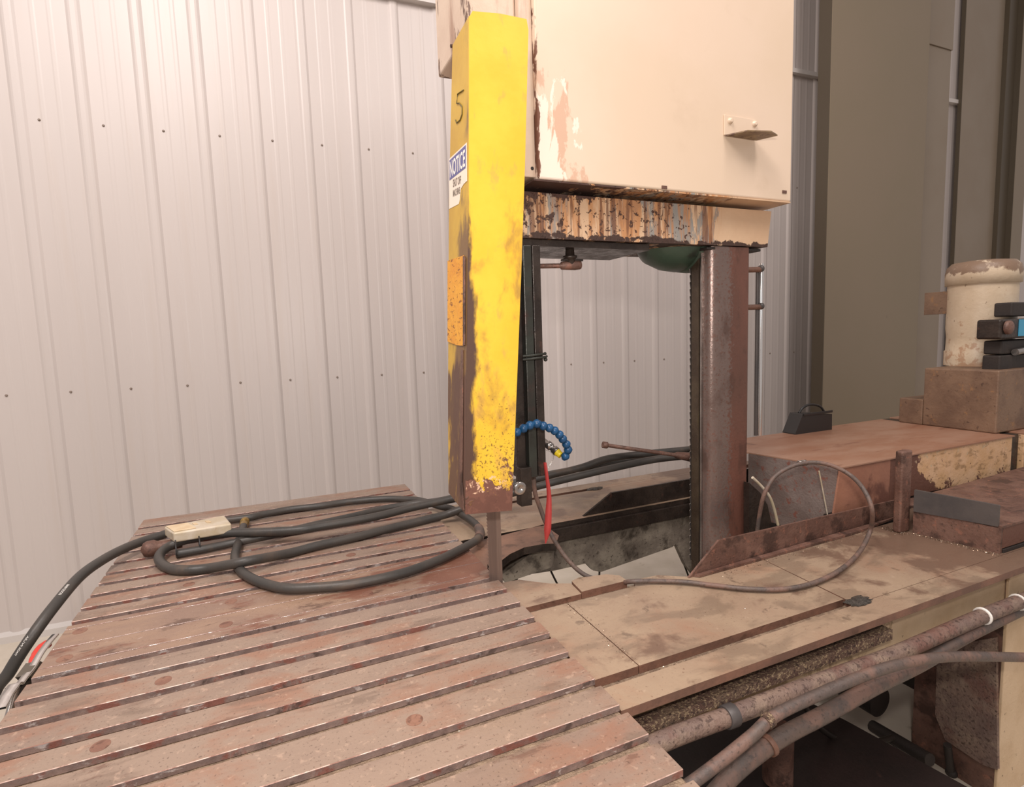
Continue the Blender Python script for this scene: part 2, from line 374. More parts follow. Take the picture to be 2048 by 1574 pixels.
class MB:
    def __init__(self):
        self.v, self.f, self.sm, self.mi = [], [], [], []

    def add(self, vs, fs, smooth=False, mi=0):
        o = len(self.v)
        self.v += [tuple(v) for v in vs]
        for f in fs:
            self.f.append(tuple(i + o for i in f))
            self.sm.append(smooth)
            self.mi.append(mi)
        return self

    def box(self, a, b, mi=0, top=None):
        x0, y0, z0 = a
        x1, y1, z1 = b
        vs = [(x0, y0, z0), (x1, y0, z0), (x1, y1, z0), (x0, y1, z0), (x0, y0, z1), (x1, y0, z1), (x1, y1, z1), (x0, y1, z1)]
        fs = [(0, 3, 2, 1), (4, 5, 6, 7), (0, 1, 5, 4), (1, 2, 6, 5), (2, 3, 7, 6), (3, 0, 4, 7)]
        self.add(vs, fs, mi=mi)
        if top is not None:
            self.mi[-5] = top
        return self

    def hexa(self, bot, top):
        vs = list(bot) + list(top)
        return self.add(vs, [(0, 3, 2, 1), (4, 5, 6, 7), (0, 1, 5, 4), (1, 2, 6, 5), (2, 3, 7, 6), (3, 0, 4, 7)])

    def prism(self, pts, vec, smooth=False, mi=0, cap=None):
        """a closed outline of 3-D points swept along vec"""
        n = len(pts)
        vec = Vector(vec)
        a = [Vector(p) for p in pts]
        b = [p + vec for p in a]
        nrm = Vector((0, 0, 0))
        for i in range(n):
            nrm += a[i].cross(a[(i + 1) % n])
        if nrm.dot(vec) > 0:
            a.reverse()
            b.reverse()
        self.add(a + b, [tuple(range(n)), tuple(reversed(range(n, 2 * n)))] , mi=mi if cap is None else cap)
        self.add(a + b, [(i, i + n, (i + 1) % n + n, (i + 1) % n) for i in range(n)], smooth, mi)
        return self

    def plate(self, xy, z0, z1, mi=0, cap=None):
        return self.prism([(x, y, z1) for x, y in xy], (0, 0, z0 - z1), mi=mi, cap=cap)

    def tube(self, pts, r, n=12, cap=True, twist=None):
        pts = [Vector(p) for p in pts]
        m = len(pts)
        rs = r if isinstance(r, (list, tuple)) else [r] * m
        up = None
        rings = []
        for i, p in enumerate(pts):
            t = (pts[min(i + 1, m - 1)] - pts[max(i - 1, 0)]).normalized()
            if up is None:
                up = Vector((0, 0, 1)) if abs(t.z) < 0.9 else Vector((1, 0, 0))
            e1 = (up - t * up.dot(t)).normalized()
            up = e1
            e2 = t.cross(e1)
            rings.append([p + (e1 * math.cos(2 * math.pi * k / n) + e2 * math.sin(2 * math.pi * k / n)) * rs[i] for k in range(n)])
        vs = [v for rr in rings for v in rr]
        fs = [(i * n + k, i * n + (k + 1) % n, (i + 1) * n + (k + 1) % n, (i + 1) * n + k) for i in range(m - 1) for k in range(n)]
        self.add(vs, fs, True)
        if cap:
            self.add(rings[0] + rings[-1], [tuple(reversed(range(n))), tuple(range(n, 2 * n))])
        return self

    def lathe(self, c, axis, prof, n=28):
        """prof: list of (distance along axis, radius)"""
        axis = Vector(axis).normalized()
        u = Vector((0, 0, 1)) if abs(axis.z) < 0.9 else Vector((1, 0, 0))
        e1 = (u - axis * u.dot(axis)).normalized()
        e2 = axis.cross(e1)
        c = Vector(c)
        vs = [c + axis * h + (e1 * math.cos(2 * math.pi * k / n) + e2 * math.sin(2 * math.pi * k / n)) * r for h, r in prof for k in range(n)]
        m = len(prof)
        fs = [(i * n + k, i * n + (k + 1) % n, (i + 1) * n + (k + 1) % n, (i + 1) * n + k) for i in range(m - 1) for k in range(n)]
        self.add(vs, fs, True)
        self.add(vs[:n] + vs[-n:], [tuple(reversed(range(n))), tuple(range(n, 2 * n))])
        return self

    def ball(self, c, r, n=10, sz=1.0):
        prof = [(r * sz * -math.cos(math.pi * i / n), max(1e-5, r * math.sin(math.pi * i / n))) for i in range(n + 1)]
        return self.lathe(c, (0, 0, 1), prof, 14)

    def build(self, name, mats, parent=None, bevel=0.0, segs=2):
        me = bpy.data.meshes.new(name)
        me.from_pydata(self.v, [], self.f)
        for m in (mats if isinstance(mats, (list, tuple)) else [mats]):
            me.materials.append(m)
        for i, p in enumerate(me.polygons):
            p.use_smooth = self.sm[i]
            p.material_index = self.mi[i]
        me.validate()
        o = bpy.data.objects.new(name, me)
        COL.objects.link(o)
        if parent is not None:
            o.parent = parent
            o.location = -WORLD.get(parent.name, Vector((0, 0, 0)))
        WORLD[o.name] = Vector((0, 0, 0))
        if bevel:
            b = o.modifiers.new('bevel', 'BEVEL')
            b.width = bevel
            b.segments = segs
            b.limit_method = 'ANGLE'
            b.angle_limit = math.radians(35)
        return o


def thing(name, loc, label, cat, group=None):
    o = bpy.data.objects.new(name, None)
    COL.objects.link(o)
    o.empty_display_size = 0.05
    o.location = loc
    WORLD[o.name] = Vector(loc)
    o['label'] = label
    o['category'] = cat
    if group:
        o['group'] = group
    return o


def tag(o, label, cat, group=None):
    o['label'] = label
    o['category'] = cat
    if group:
        o['group'] = group
    return o


def structure(o):
    o['kind'] = 'structure'
    return o


def smooth_path(pts, k=8):
    pts = [Vector(p) for p in pts]
    q = [pts[0] * 2 - pts[1]] + pts + [pts[-1] * 2 - pts[-2]]
    out = []
    for i in range(1, len(q) - 2):
        a, b, c, d = q[i - 1], q[i], q[i + 1], q[i + 2]
        for j in range(k):
            t = j / k
            out.append(0.5 * ((2 * b) + (c - a) * t + (2 * a - 5 * b + 4 * c - d) * t * t + (3 * b - a - 3 * c + d) * t ** 3))
    out.append(pts[-1])
    return out


def text_mesh(body, size, bold=0.0):
    """flat lettering in the xy plane as (verts, faces, width)"""
    cu = bpy.data.curves.new('letters', 'FONT')
    cu.body = body
    cu.size = size
    cu.offset = bold
    o = bpy.data.objects.new('letters', cu)
    COL.objects.link(o)
    dg = bpy.context.evaluated_depsgraph_get()
    dg.update()
    me = bpy.data.meshes.new_from_object(o.evaluated_get(dg))
    vs = [v.co.copy() for v in me.vertices]
    fs = [tuple(p.vertices) for p in me.polygons]
    bpy.data.objects.remove(o)
    bpy.data.curves.remove(cu)
    bpy.data.meshes.remove(me)
    xs = [v.x for v in vs]
    x0, x1 = min(xs), max(xs)
    vs = [Vector((v.x - x0, v.y, 0)) for v in vs]
    return vs, fs, x1 - x0


def quad_letters(mb, body, tl, tr, br, bl, off, bold=0.0):
    """lettering stretched to fill the planar quad tl tr br bl"""
    vs, fs, wd = text_mesh(body, 1.0, bold)
    ys = [v.y for v in vs]
    y0, y1 = min(ys), max(ys)
    out = []
    for v in vs:
        u, t = v.x / wd, (v.y - y0) / (y1 - y0)
        p = (bl * (1 - u) + br * u) * (1 - t) + (tl * (1 - u) + tr * u) * t
        out.append(p + off)
    mb.add(out, fs)


# ------------------------------------------------------------------ floor and corrugated wall
WA = math.radians(-2.19743305)
WD = 3.016
WX = Vector((math.cos(WA), math.sin(WA), 0))
WN = Vector((-math.sin(WA), math.cos(WA), 0))


def wpt(u, out, z):
    return WX * u + WN * (WD - out) + Vector((0, 0, z))


structure(MB().box((-7, -5, FL - 0.1), (11, 4.2, FL)).build('floor', M['floor']))
TRZ = 2.345
PITCH = 0.2286
U0 = -3.016 * 0.3882 - 0.012 * 3
wall = bpy.data.objects.new('wall_back', None)
COL.objects.link(wall)
wall['kind'] = 'structure'
wall.location = wpt(2, 0, FL)
WORLD['wall_back'] = wall.location.copy()


def sheet_profile(n):
    """one liner sheet: n tall ribs one pitch apart, two faint pencil ribs between each"""
    pr = []
    for i in range(n):
        b = i * PITCH
        pr += [(b, 0), (b + 0.010, 0.006), (b + 0.018, 0.008), (b + 0.036, 0.008), (b + 0.044, 0.006), (b + 0.054, 0)]
        for c in (0.100, 0.160):
            pr += [(b + c, 0), (b + c + 0.006, 0.0009), (b + c + 0.016, 0.0009), (b + c + 0.022, 0)]
    pr.append((n * PITCH, 0))
    return pr


def wall_sheet(u0, z0, z1, extra=0.0):
    pr = sheet_profile(4)
    a = [wpt(u0 + u, d + extra, z0) for u, d in pr]
    b = [wpt(u0 + u, d + extra, z1) for u, d in pr]
    n = len(pr)
    m = MB().add(a + b, [(i, i + 1, i + 1 + n, i + n) for i in range(n - 1)])
    c = [p + WN * 0.012 for p in (a[0], a[-1], b[-1], b[0])]
    m.add([a[0], a[-1], b[-1], b[0]] + c, [(7, 6, 5, 4), (0, 3, 7, 4), (1, 5, 6, 2)])
    return m


RIB0 = -3.016 * 0.3882 - 0.094 - PITCH * 0
NSH = 13
for k in range(-3, NSH - 3):
    wall_sheet(RIB0 + 4 * PITCH * k, FL + 0.01, TRZ).build('wall_sheet', M['wall'], wall)
    wall_sheet(RIB0 + 4 * PITCH * k, TRZ + 0.01, 4.3, 0.010).build('wall_sheet', M['wall'], wall)
ua, ub = RIB0 - 12 * PITCH, RIB0 + 4 * PITCH * (NSH - 3)
t1 = MB().prism([wpt(ua, 0.0, TRZ - 0.012), wpt(ua, 0.040, TRZ - 0.012), wpt(ua, 0.040, TRZ + 0.016), wpt(ua, 0.016, TRZ + 0.02), wpt(ua, 0.0, TRZ + 0.05)],
                WX * (ub - ua)).build('trim_1', M['trim'])
structure(t1)
t2 = MB().prism([wpt(ua, 0.0, FL), wpt(ua, 0.022, FL), wpt(ua, 0.022, FL + 0.03), wpt(ua, 0.0, FL + 0.045)], WX * (ub - ua)).build('baseboard_back', M['trim'])
structure(t2)
smesh = None
for zz in (-0.0605 * WD + 0.6, 0.326 * WD + 0.6):
    for i in range(-2, 22):
        u = -0.3882 * WD + i * 0.07636 * WD * 0.9925
        if u > 4.4:
            continue
        if smesh is None:
            b = MB().lathe((0, 0, 0), -WN, [(0, 0.0055), (0.002, 0.0055), (0.003, 0.0035), (0.006, 0.003)], 8)
            so = b.build('screw', M['screw'], wall)
            smesh = so
        else:
            so = smesh.copy()
            COL.objects.link(so)
        so.location = wpt(u, 0.0, zz) - WORLD['wall_back']


# ------------------------------------------------------------------ tall olive panels standing before the wall
def upright_panel(label, px0, px1, y, depth, mat, lap=None, h=4.2):
    a, b = P(px0, 600, y=y), P(px1, 600, y=y)
    t = thing('sheet_metal_panel', ((a.x + b.x) / 2, y, FL), label, 'panel', None)
    MB().box((a.x, y, FL), (b.x, y + depth, h)).build('face_sheet', mat, t, 0.004)
    MB().box((a.x - .004, y + .001, FL), (a.x - .0005, y + depth, h)).build('side_shade_sheet', M['olivedark'], t)  # thin dark sheet: shade of the side face painted as a darker olive
    if lap is not None:
        z = P(px0, lap, y=y).z
        MB().box((a.x - 0.003, y - 0.010, z), (b.x, y - 0.0005, h)).build('overlap_sheet', mat, t, 0.002)
    return t


upright_panel('wide olive grey upright panel left of the narrow strip of white wall', 1650, 1838, 2.52, 0.085, M['olive'])
upright_panel('slim grey upright panel with an overlapping upper sheet, set back beside the wide one', 1835, 1880, 2.63, 0.10, M['olive2'], lap=82)
upright_panel('grey upright panel right of the narrow strip of white wall', 1905, 1986, 2.755, 0.03, M['olive2'])
upright_panel('dark olive slim post between two grey panels at the right edge', 1988, 2014, 2.72, 0.04, M['olivedark'])
upright_panel('mid grey slim panel at the far right edge of the background', 2015, 2036, 2.68, 0.05, M['olive'])

# ------------------------------------------------------------------ slotted table
H = 0.6
TX0, TX1 = -0.4476, 0.4812
far_edges = [3.764, 3.607, 3.482, 3.345, 3.208, 3.066, 2.936, 2.815, 2.697, 2.572, 2.457]
near_edges = [2.0765, 1.955, 1.829, 1.703, 1.5855, 1.459, 1.302, 1.176, 1.053, 0.927, 0.800]
GAP = 0.033
table = thing('slotted_table', ((TX0 + TX1) / 2, 1.36, FL), 'large rust-brown slotted steel table in front of the saw blade', 'machine table')
TH = 0.012


STRIPS = []


def strip(y0, y1, mat, name='table_strip'):
    if y1 - y0 < .07 and mat is M['table']:
        STRIPS.append((y0, y1))
    m = MB().box((TX0 + random.uniform(0, .0015), y0, -TH), (TX1 - random.uniform(0, .0015), y1, 0), mi=1, top=0)
    o_ = m.build(name, [mat, M['slot'], M['edge']], table, 0.0009 if mat is M['table'] else 0.0005, 1)
    if mat is M['table']:
        o_.modifiers['bevel'].material = 2
    return o_


for i in range(10):
    hi = far_edges[i] - (GAP if i else 0)
    strip(far_edges[i + 1] * H, hi * H, M['table'])
for i in range(10):
    strip(near_edges[i + 1] * H, (near_edges[i] - GAP) * H, M['table'])
top_c = (2.457 - GAP) * H
for a, b in ((2.392 * H, top_c - 0.0005), (2.252 * H, 2.389 * H), (2.128 * H, 2.2495 * H), (2.0765 * H, 2.1255 * H)):
    strip(a, b, M['centre'], 'centre_board')
MB().box((TX0 + 0.002, 0.45, -0.075), (TX1 - 0.002, 3.764 * H - 0.002, -TH - 0.0005)).build('table_bed', M['slot_floor'], table, 0.003)
MB().box((TX0 + 0.08, 0.55, -0.2), (TX1 - 0.08, 2.15, -0.0755)).build('table_underframe', M['void'], table, 0.003)
for x, y in ((TX0 + .14, .65), (TX0 + .14, 2.05), (TX1 - .16, 2.05)):
    MB().box((x - .05, y - .05, FL), (x + .05, y + .05, -0.2005)).build('leg', M['void'], table, 0.004)
bolts = [(380, 1163), (701, 1107), (462, 1203), (452, 1249), (160, 1262), (129, 1317), (327, 1360), (829, 1440), (195, 1505), (735, 1187), (950, 1150)]
for px, py in bolts:
    p = P(px, py, z=0)
    mids = [(a_ + b_) / 2 for a_, b_ in STRIPS]
    near = min(mids, key=lambda v: abs(v - p.y))
    if abs(near - p.y) < .025:
        p.y = near
    m = MB().lathe((p.x, p.y, -0.006), (0, 0, 1), [(0, 0.0135), (0.0064, 0.0135), (0.0066, 0.0105), (0.0064, 0.009), (0.0062, 0.0045), (0.0064, 0.003), (0.0064, 0.001)], 20)
    m.sm = [False] * len(m.sm)
    m.build('plug', M['plug'], table)

# ------------------------------------------------------------------ saw bed (fixed, right of the table)
BZ = -0.013
BT = 0.016
bed = thing('saw_bed', (1.3, 1.31, FL), 'low tan steel machine bed with an open slot, right of the slotted table', 'machine bed')
BX1 = 2.9
mats_bed = [M['bed'], M['bed_edge']]


def bedplate(xy, name='bed_plate', z0=BZ - BT, z1=BZ, mats=None, bev=0.001):
    return MB().plate(xy, z0, z1, mi=1, cap=0).build(name, mats or mats_bed, bed, bev)


g = 0.0011
X0 = TX1 + 0.002
Ys0, Ys1 = 0.768, 0.795
J1, J2 = 0.5835, 1.164
bedplate([(X0, .707), (BX1, .707), (BX1, Ys0), (X0, Ys0)], 'front_rail')
bedplate([(X0, Ys1), (J1 - g, Ys1), (J1 - g, 1.064), (X0, 1.064)])
bedplate([(J1 + g, Ys1), (J2 - .02 - g, Ys1), (J2 - g, 1.04), (.93, 1.04), (.905, 1.055), (.86, 1.088), (.79, 1.094), (.772, 1.064), (J1 + g, 1.064)])
bedplate([(J2 - .02 + g, Ys0 + g), (BX1, Ys0 + g), (BX1, 1.20), (1.86, 1.20), (1.86, 1.10), (1.75, 1.055), (J2 + g, 1.043)])
# raised finger plates beside the blade
bedplate([(X0, 1.095), (.640, 1.095), (.646, 1.155), (.60, 1.178), (.56, 1.215), (.54, 1.235), (X0, 1.24)], 'finger_plate', z1=BZ - 0.003)
bedplate([(.641, 1.095), (.771, 1.095), (.771, 1.128), (.745, 1.150), (.70, 1.158), (.675, 1.166), (.648, 1.156)], 'finger_plate', z1=BZ + 0.002)
pts = [P(1003, 1071, z=BZ), P(1087, 1049, z=BZ), P(1118, 1071, z=BZ), P(1112, 1087, z=BZ), P(1086, 1088, z=BZ), P(1048, 1095, z=BZ), P(1020, 1108, z=BZ), P(1003, 1121, z=BZ), P(975, 1129, z=BZ)]
xy = [(p.x, p.y) for p in pts] + [(X0, 1.31), (X0, 1.53)]
bedplate(xy, 'finger_plate', z0=BZ - 0.022, mats=[M['bedrust'], M['darksteel']])
MB().box((X0, 1.06, -0.045), (0.80, 1.10, BZ - BT - .0005)).build('slot_floor', M['slot_floor'], bed)
MB().box((X0, .73, -0.05), (BX1, 1.03, BZ - BT - .0005)).build('bed_body', M['slot_floor'], bed)
# far half
FY0, FY1, FY2, FY3 = 1.556, 1.825, 1.850, 1.915
bedplate([(X0, FY0), (1.86, FY0), (1.86, FY1), (X0, FY1)], mats=[M['bed'], M['darksteel']])
bedplate([(X0, FY2), (2.0, FY2), (2.0, FY3), (X0, FY3)], 'back_rail')
bedplate([(1.13, FY1 + .001), (2.0, FY1 + .001), (2.0, FY2 - .001), (1.13, FY2 - .001)])
MB().box((X0, 1.58, -0.10), (1.86, 1.90, BZ - BT - .0005)).build('bed_body', M['casting'], bed)
# inner casting under the far plate, ragged lower edge, with the dark rail above it
low = [(1010, 1160), (1035, 1163), (1037, 1152), (1110, 1141), (1172, 1127), (1186, 1141), (1202, 1144), (1345, 1094), (1352, 1088), (1371, 1130), (1395, 1160), (1500, 1130)]
wallpts = [P(a, b, y=1.57) for a, b in low]
poly = [Vector((X0 + .03, 1.57, -0.045))] + [Vector((p.x, 1.57, p.z)) for p in wallpts] + [Vector((1.86, 1.57, -0.1)), Vector((1.86, 1.57, -0.045))]
MB().prism(poly, (0, 0.02, 0)).build('casting_wall', M['casting'], bed, 0.002)
MB().box((.70, 1.545, -0.075), (1.86, 1.5695, BZ - BT - .0005)).build('inner_rail', M['darksteel'], bed, 0.002)
# light casting block below the far finger plate
pb = [P(1003, 1150, y=1.45), P(1060, 1108, y=1.45), P(1108, 1093, y=1.45), P(1108, 1120, y=1.45), P(1103, 1135, y=1.45), P(1010, 1166, y=1.45)]
MB().prism(pb, (0, 0.06, 0)).build('blade_guide_block', M['casting'], bed, 0.004)
for pts_ in ([(1100, 1138), (1108, 1155), (1121, 1180)], [(1198, 1115), (1199, 1140), (1197, 1175)], [(1354, 1090), (1364, 1118), (1378, 1155)]):
    MB().tube(smooth_path([P(a_, b_, y=1.62) for a_, b_ in pts_], 4), .0035, 8).build('trailing_wire', M['cableblack'], bed)
# upstanding guard plates each side of the column way
f1 = [P(1378, 1157, y=1.040), P(1438, 1081, y=1.043), P(1765, 1008, y=1.070), P(1790, 1035, y=1.075)]
a = Vector((.914, 1.038, BZ))
b = Vector((1.80, 1.082, BZ))
zt = P(1438, 1081, y=1.045).z
ztt = P(1765, 1007, y=1.08).z
fx = P(1438, 1081, y=1.045).x
MB().prism([a, b, Vector((b.x, b.y, ztt)), Vector((fx, 1.045, zt))], (0, 0.006, 0)).build('guard_plate', M['rustplate'], bed, 0.001)
MB().prism([(.93, 1.0365, BZ + .001), (.94, 1.027, BZ + .001), (1.55, 1.0415, BZ + .001), (1.78, 1.071, BZ + .001), (1.5, 1.0625, BZ + .001)], (0, 0, 0.006)).build('weld_bead', M['rustplate'], bed, 0.001)
p0, p1 = P(1165, 1032, z=BZ), P(1222, 985, y=1.575)
MB().prism([Vector((p0.x, 1.57, BZ)), Vector((1.86, 1.57, BZ)), Vector((1.86, 1.57, p1.z + .004)), Vector((p1.x, 1.57, p1.z))], (0, 0.008, 0)).build('guard_plate', M['darksteel'], bed, 0.001)
# caked swarf at the slot ends
for (px, py, rx, ry) in ((1716, 1203, .035, .018), (1190, 978, .04, .016)):
    p = P(px, py, z=BZ)
    m = MB()
    n = 26
    vs = [(p.x, p.y, BZ + .005)]
    for ring, k in ((0.5, .004), (1.0, .0005)):
        for i in range(n):
            an = 2 * math.pi * i / n
            q = 1 + random.uniform(-.2, .2)
            vs.append((p.x + rx * ring * q * math.cos(an), p.y + ry * ring * q * math.sin(an), BZ + k + random.uniform(0, .002)))
    fs = [(0, 1 + i, 1 + (i + 1) % n) for i in range(n)] + [(1 + i, 1 + n + i, 1 + n + (i + 1) % n, 1 + (i + 1) % n) for i in range(n)]
    m.add(vs, fs, True).build('swarf_cake', M['oil'], bed)
# skirt under the front rail
PX = P(2000, 1400, y=.74).x
MB().box((X0, .745, -0.150), (PX + .02, .757, BZ - BT - .0005)).build('skirt', M['skirt'], bed, 0.002)
# pedestal at the right
PX = P(2000, 1400, y=.74).x
MB().box((PX, .735, FL), (2.5, .743, -0.047)).build('door', M['skirt'], bed, 0.002)
MB().box((PX + .003, .7435, FL), (PX + .02, .95, -0.055)).build('side_plate', M['rustplate'], bed, 0.002)
MB().box((PX + .30, .80, FL), (2.5, 1.8, -0.06)).build('pedestal_body', M['void'], bed)
gus = [P(1874, 1310, x=PX - .01), P(1905, 1290, x=PX - .01), P(1992, 1275, x=PX - .01), P(1995, 1540, x=PX - .01), P(1965, 1530, x=PX - .01), P(1890, 1480, x=PX - .01), P(1870, 1430, x=PX - .01)]
MB().prism(gus, (0.010, 0, 0)).build('gusset', M['conduit'], bed, 0.003)
# oily tray and rusty beam on the floor below
q0, q1 = P(1690, 1440, z=-.52), P(1935, 1574, z=-.52)
MB().plate([(0.42, .5), (q1.x, .5), (q1.x, q1.y), (q0.x, q0.y), (q0.x - .2, 1.9), (0.42, 1.9)], FL, -.52).build('chip_tray', M['tray'], bed, 0.004)
MB().tube([P(1745, 1452, y=1.05), P(1860, 1520, y=.86)], 0.018, 10).build('brace', M['void'], bed)
MB().tube([P(1895, 1490, y=.84), P(1902, 1545, y=.84)], [.010, .010], 10).build('drain_pipe', M['void'], bed)
MB().ball(P(1903, 1545, y=.84), 0.015).build('drain_cap', M['void'], bed)
MB().lathe(P(1555, 1560, y=.90), (0, 0, 1), [(0, .035), (.14, .035)], 20).build('oil_pipe', M['rustplate'], bed)
MB().lathe(P(1760, 1405, y=1.0), (0, 1, 0), [(0, .045), (.3, .045)], 24).build('cross_tube', M['void'], bed)
MB().tube(smooth_path([P(1600, 1398, y=.95), P(1640, 1455, y=.95), P(1690, 1482, y=.95), P(1745, 1485, y=.95), P(1785, 1475, y=.95)]), .008, 8).build('slung_cable', M['cableblack'], bed)

# conduits along the front
crust = MB().prism([P(1285, 1456, y=.715), P(1285, 1472, y=.715), P(1785, 1279, y=.715), P(1785, 1258, y=.715)], (0, .028, 0))
tag(crust.build('angle_iron', M['grime'], None, 0.003), 'swarf-crusted angle iron just under the front edge of the machine bed', 'angle iron')


def pipe(name, pts, r, mat, label, cat, y=.70, k=8, group=None, clamps=()):
    pp = smooth_path([P(a[0], a[1], y=(a[2] if len(a) > 2 else y)) for a in pts], k)
    mb = MB().tube(pp, r, 14)
    if not clamps:
        return tag(mb.build(name, mat), label, cat, group), pp
    t = thing(name, pp[len(pp) // 2], label, cat, group)
    mb.build('tube', mat, t)
    for (cx, cy, cm, wd) in clamps:
        c = P(cx, cy, y=y)
        j = min(range(1, len(pp) - 1), key=lambda q: (pp[q] - c).length)
        d = (pp[j + 1] - pp[j - 1]).normalized()
        MB().lathe(pp[j] - d * wd / 2, d, [(0, r * 1.04), (0, r * 1.22), (wd, r * 1.22), (wd, r * 1.04)], 18).build('clamp', cm, t, .001)
    return t, pp


pipe('conduit', [(1230, 1530), (1330, 1480), (1459, 1432), (1580, 1386), (1700, 1342), (1800, 1304), (1965, 1232), (2100, 1180)], .0165, M['conduit'],
     'thickest rusty conduit along the front of the bed, with white clamps', 'conduit', .70,
     clamps=((1459, 1432, M['bluegrey'], .022), (1965, 1232, M['white'], .006), (2035, 1204, M['white'], .004)))
pipe('cable', [(1350, 1590, .66), (1425, 1535, .66), (1500, 1475, .66), (1552, 1430, .66), (1640, 1388, .66), (1730, 1350, .655), (1820, 1324, .65), (1920, 1313, .65), (2100, 1316, .65)], .0105, M['cable'],
     'rust-dusted black cable that levels off across the cream door at the right', 'cable', .66, clamps=((1540, 1437, M['grime'], .014),))
pipe('flexible_conduit', [(1400, 1620, .68), (1475, 1540, .68), (1560, 1476, .68), (1650, 1428, .68), (1750, 1372, .68), (1850, 1322, .69), (1930, 1272, .70), (2100, 1190, .71)], .0155, M['cable'],
     'dark flexible conduit, lowest of the lines along the front of the bed', 'conduit', .68, clamps=((1537, 1490, M['bed_edge'], .010),))

# ------------------------------------------------------------------ saw head: column, beam, box, blade guard
head = thing('band_saw', (1.25, 1.31, BZ), 'upright band saw frame with cream box, rusty column and yellow blade guard', 'band saw')
cz0, cz1 = -0.25, 0.83
CX0 = P(1413, 700, y=1.22).x
CX1 = P(1497, 700, y=1.205).x
prof = []
R = .030
CF = 1.203
for i in range(9):
    an = math.pi + i * math.pi / 16
    prof.append((CX0 + R + R * math.cos(an), CF + R + R * math.sin(an)))
R2 = .008
for i in range(5):
    an = 1.5 * math.pi + i * math.pi / 8
    prof.append((CX1 - R2 + R2 * math.cos(an), CF + R2 + R2 * math.sin(an)))
YBK = P(1384, 750, x=CX0).y
prof += [(CX1, YBK), (CX0, YBK)]
cm = MB()
n = len(prof)
cm.add([(x, y, cz0) for x, y in prof] + [(x, y, cz1) for x, y in prof], [(i, (i + 1) % n, (i + 1) % n + n, i + n) for i in range(n)], True)
for i in (-1, -2, -3):
    cm.sm[i] = False
cm.add([(x, y, cz1) for x, y in prof], [tuple(range(n))])
cm.build('column', M['column'], head)
CHX = P(1386, 700, y=1.235).x
MB().box((CX0 - .005, 1.246, cz0), (CX0 - .0005, YBK - .002, cz1)).build('column_channel', M['channel'], head, .0015)
MB().box((CX0 - .0065, 1.2345, cz0), (CX0 - .001, 1.2375, cz1)).build('channel_lip', M['steel'], head)
MB().box((CX0 - .0015, 1.2380, cz0), (CX0 + .001, 1.2455, cz1)).build('column_joint', M['darksteel'], head)


def blade(x0, x1, y, z0, z1, pitch=.0085, depth=.003):
    pts = []
    k = int((z1 - z0) / pitch)
    for i in range(k):
        pts += [(x0, z0 + i * pitch), (x0 - depth, z0 + (i + .85) * pitch)]
    pts.append((x0, z0 + k * pitch))
    m = MB()
    for i in range(len(pts) - 1):
        a, b = pts[i], pts[i + 1]
        m.add([(a[0], y, a[1]), (x1, y, a[1]), (x1, y, b[1]), (b[0], y, b[1]), (a[0], y + .0016, a[1]), (x1, y + .0016, a[1]), (x1, y + .0016, b[1]), (b[0], y + .0016, b[1])],
              [(0, 1, 2, 3), (7, 6, 5, 4), (0, 3, 7, 4), (1, 5, 6, 2)])
    return m


# blade seen between the guard and the bed, and its return run on the column's left edge
bx0, bx1 = P(977, 1090, y=1.245).x, P(1003, 1090, y=1.245).x
blade(bx0, bx1, 1.245, -0.10, 0.34).build('saw_blade', M['blade'], head)
blade(CX0 - .004, CX0 + .02, YBK + .001, -0.1, .80, .020, .0035).build('return_blade', M['steel'], head)

# beam above the throat
BYF = 1.20
bl, br = P(1046, 477, y=BYF), P(1535, 493, y=BYF)
tl, tr = P(1050, 380, y=BYF), P(1543, 407, y=BYF)
bz0 = (bl.z + br.z) / 2
BXL = .555
MB().prism([(BXL, BYF, bz0 - .002), (br.x, BYF, bz0 + .002), (tr.x, BYF, .935), (BXL, BYF, .935)], (0, .24, 0)).build('beam', M['beam'], head, .003)
p = P(1300, 497, y=BYF + .01)
MB().plate([(BXL + .01, BYF + .012), (p.x, BYF + .012), (p.x, 1.40), (BXL + .01, 1.40)], bz0 - .018, bz0 - .0025).build('beam_lip', M['darksteel'], head, .002)
MB().box((CX0 - .012, BYF + .006, bz0 - .010), (CX1 + .045, 1.42, bz0 - .0025)).build('column_cap', M['void'], head, .002)
# green motor bell hanging below the beam
c = P(1362, 496, y=1.30)
MB().lathe((c.x - .125, 1.32, bz0 + .045), (1, 0, 0), [(0, .02), (.01, .055), (.04, .085), (.085, .100), (.13, .104), (.135, .100), (.139, .100), (.141, .104), (.175, .106), (.21, .098)], 40).build('motor_bell', M['green'], head)
# elbow fitting under the beam
c = P(1140, 520, y=1.25)
MB().lathe((c.x, 1.25, bz0 - .055), (0, 0, 1), [(0, .011), (.014, .013), (.016, .018), (.022, .018), (.023, .012), (.05, .010)], 16).build('swivel_fitting', M['darksteel'], head)
c1, c2 = P(1160, 530, y=1.25), P(1085, 533, y=1.25)
MB().tube([c1, c1.lerp(c2, .15), c1.lerp(c2, .5), c1.lerp(c2, .52), c2 + Vector((-.03, 0, 0))], [.011, .0125, .010, .006, .006], 12).build('grease_line', M['rustplate'], head)
k1 = P(1124, 520, y=1.25)
MB().box((k1.x, 1.243, k1.z - .0025), (k1.x + .058, 1.257, k1.z + .0025)).build('cotter', M['darksteel'], head)

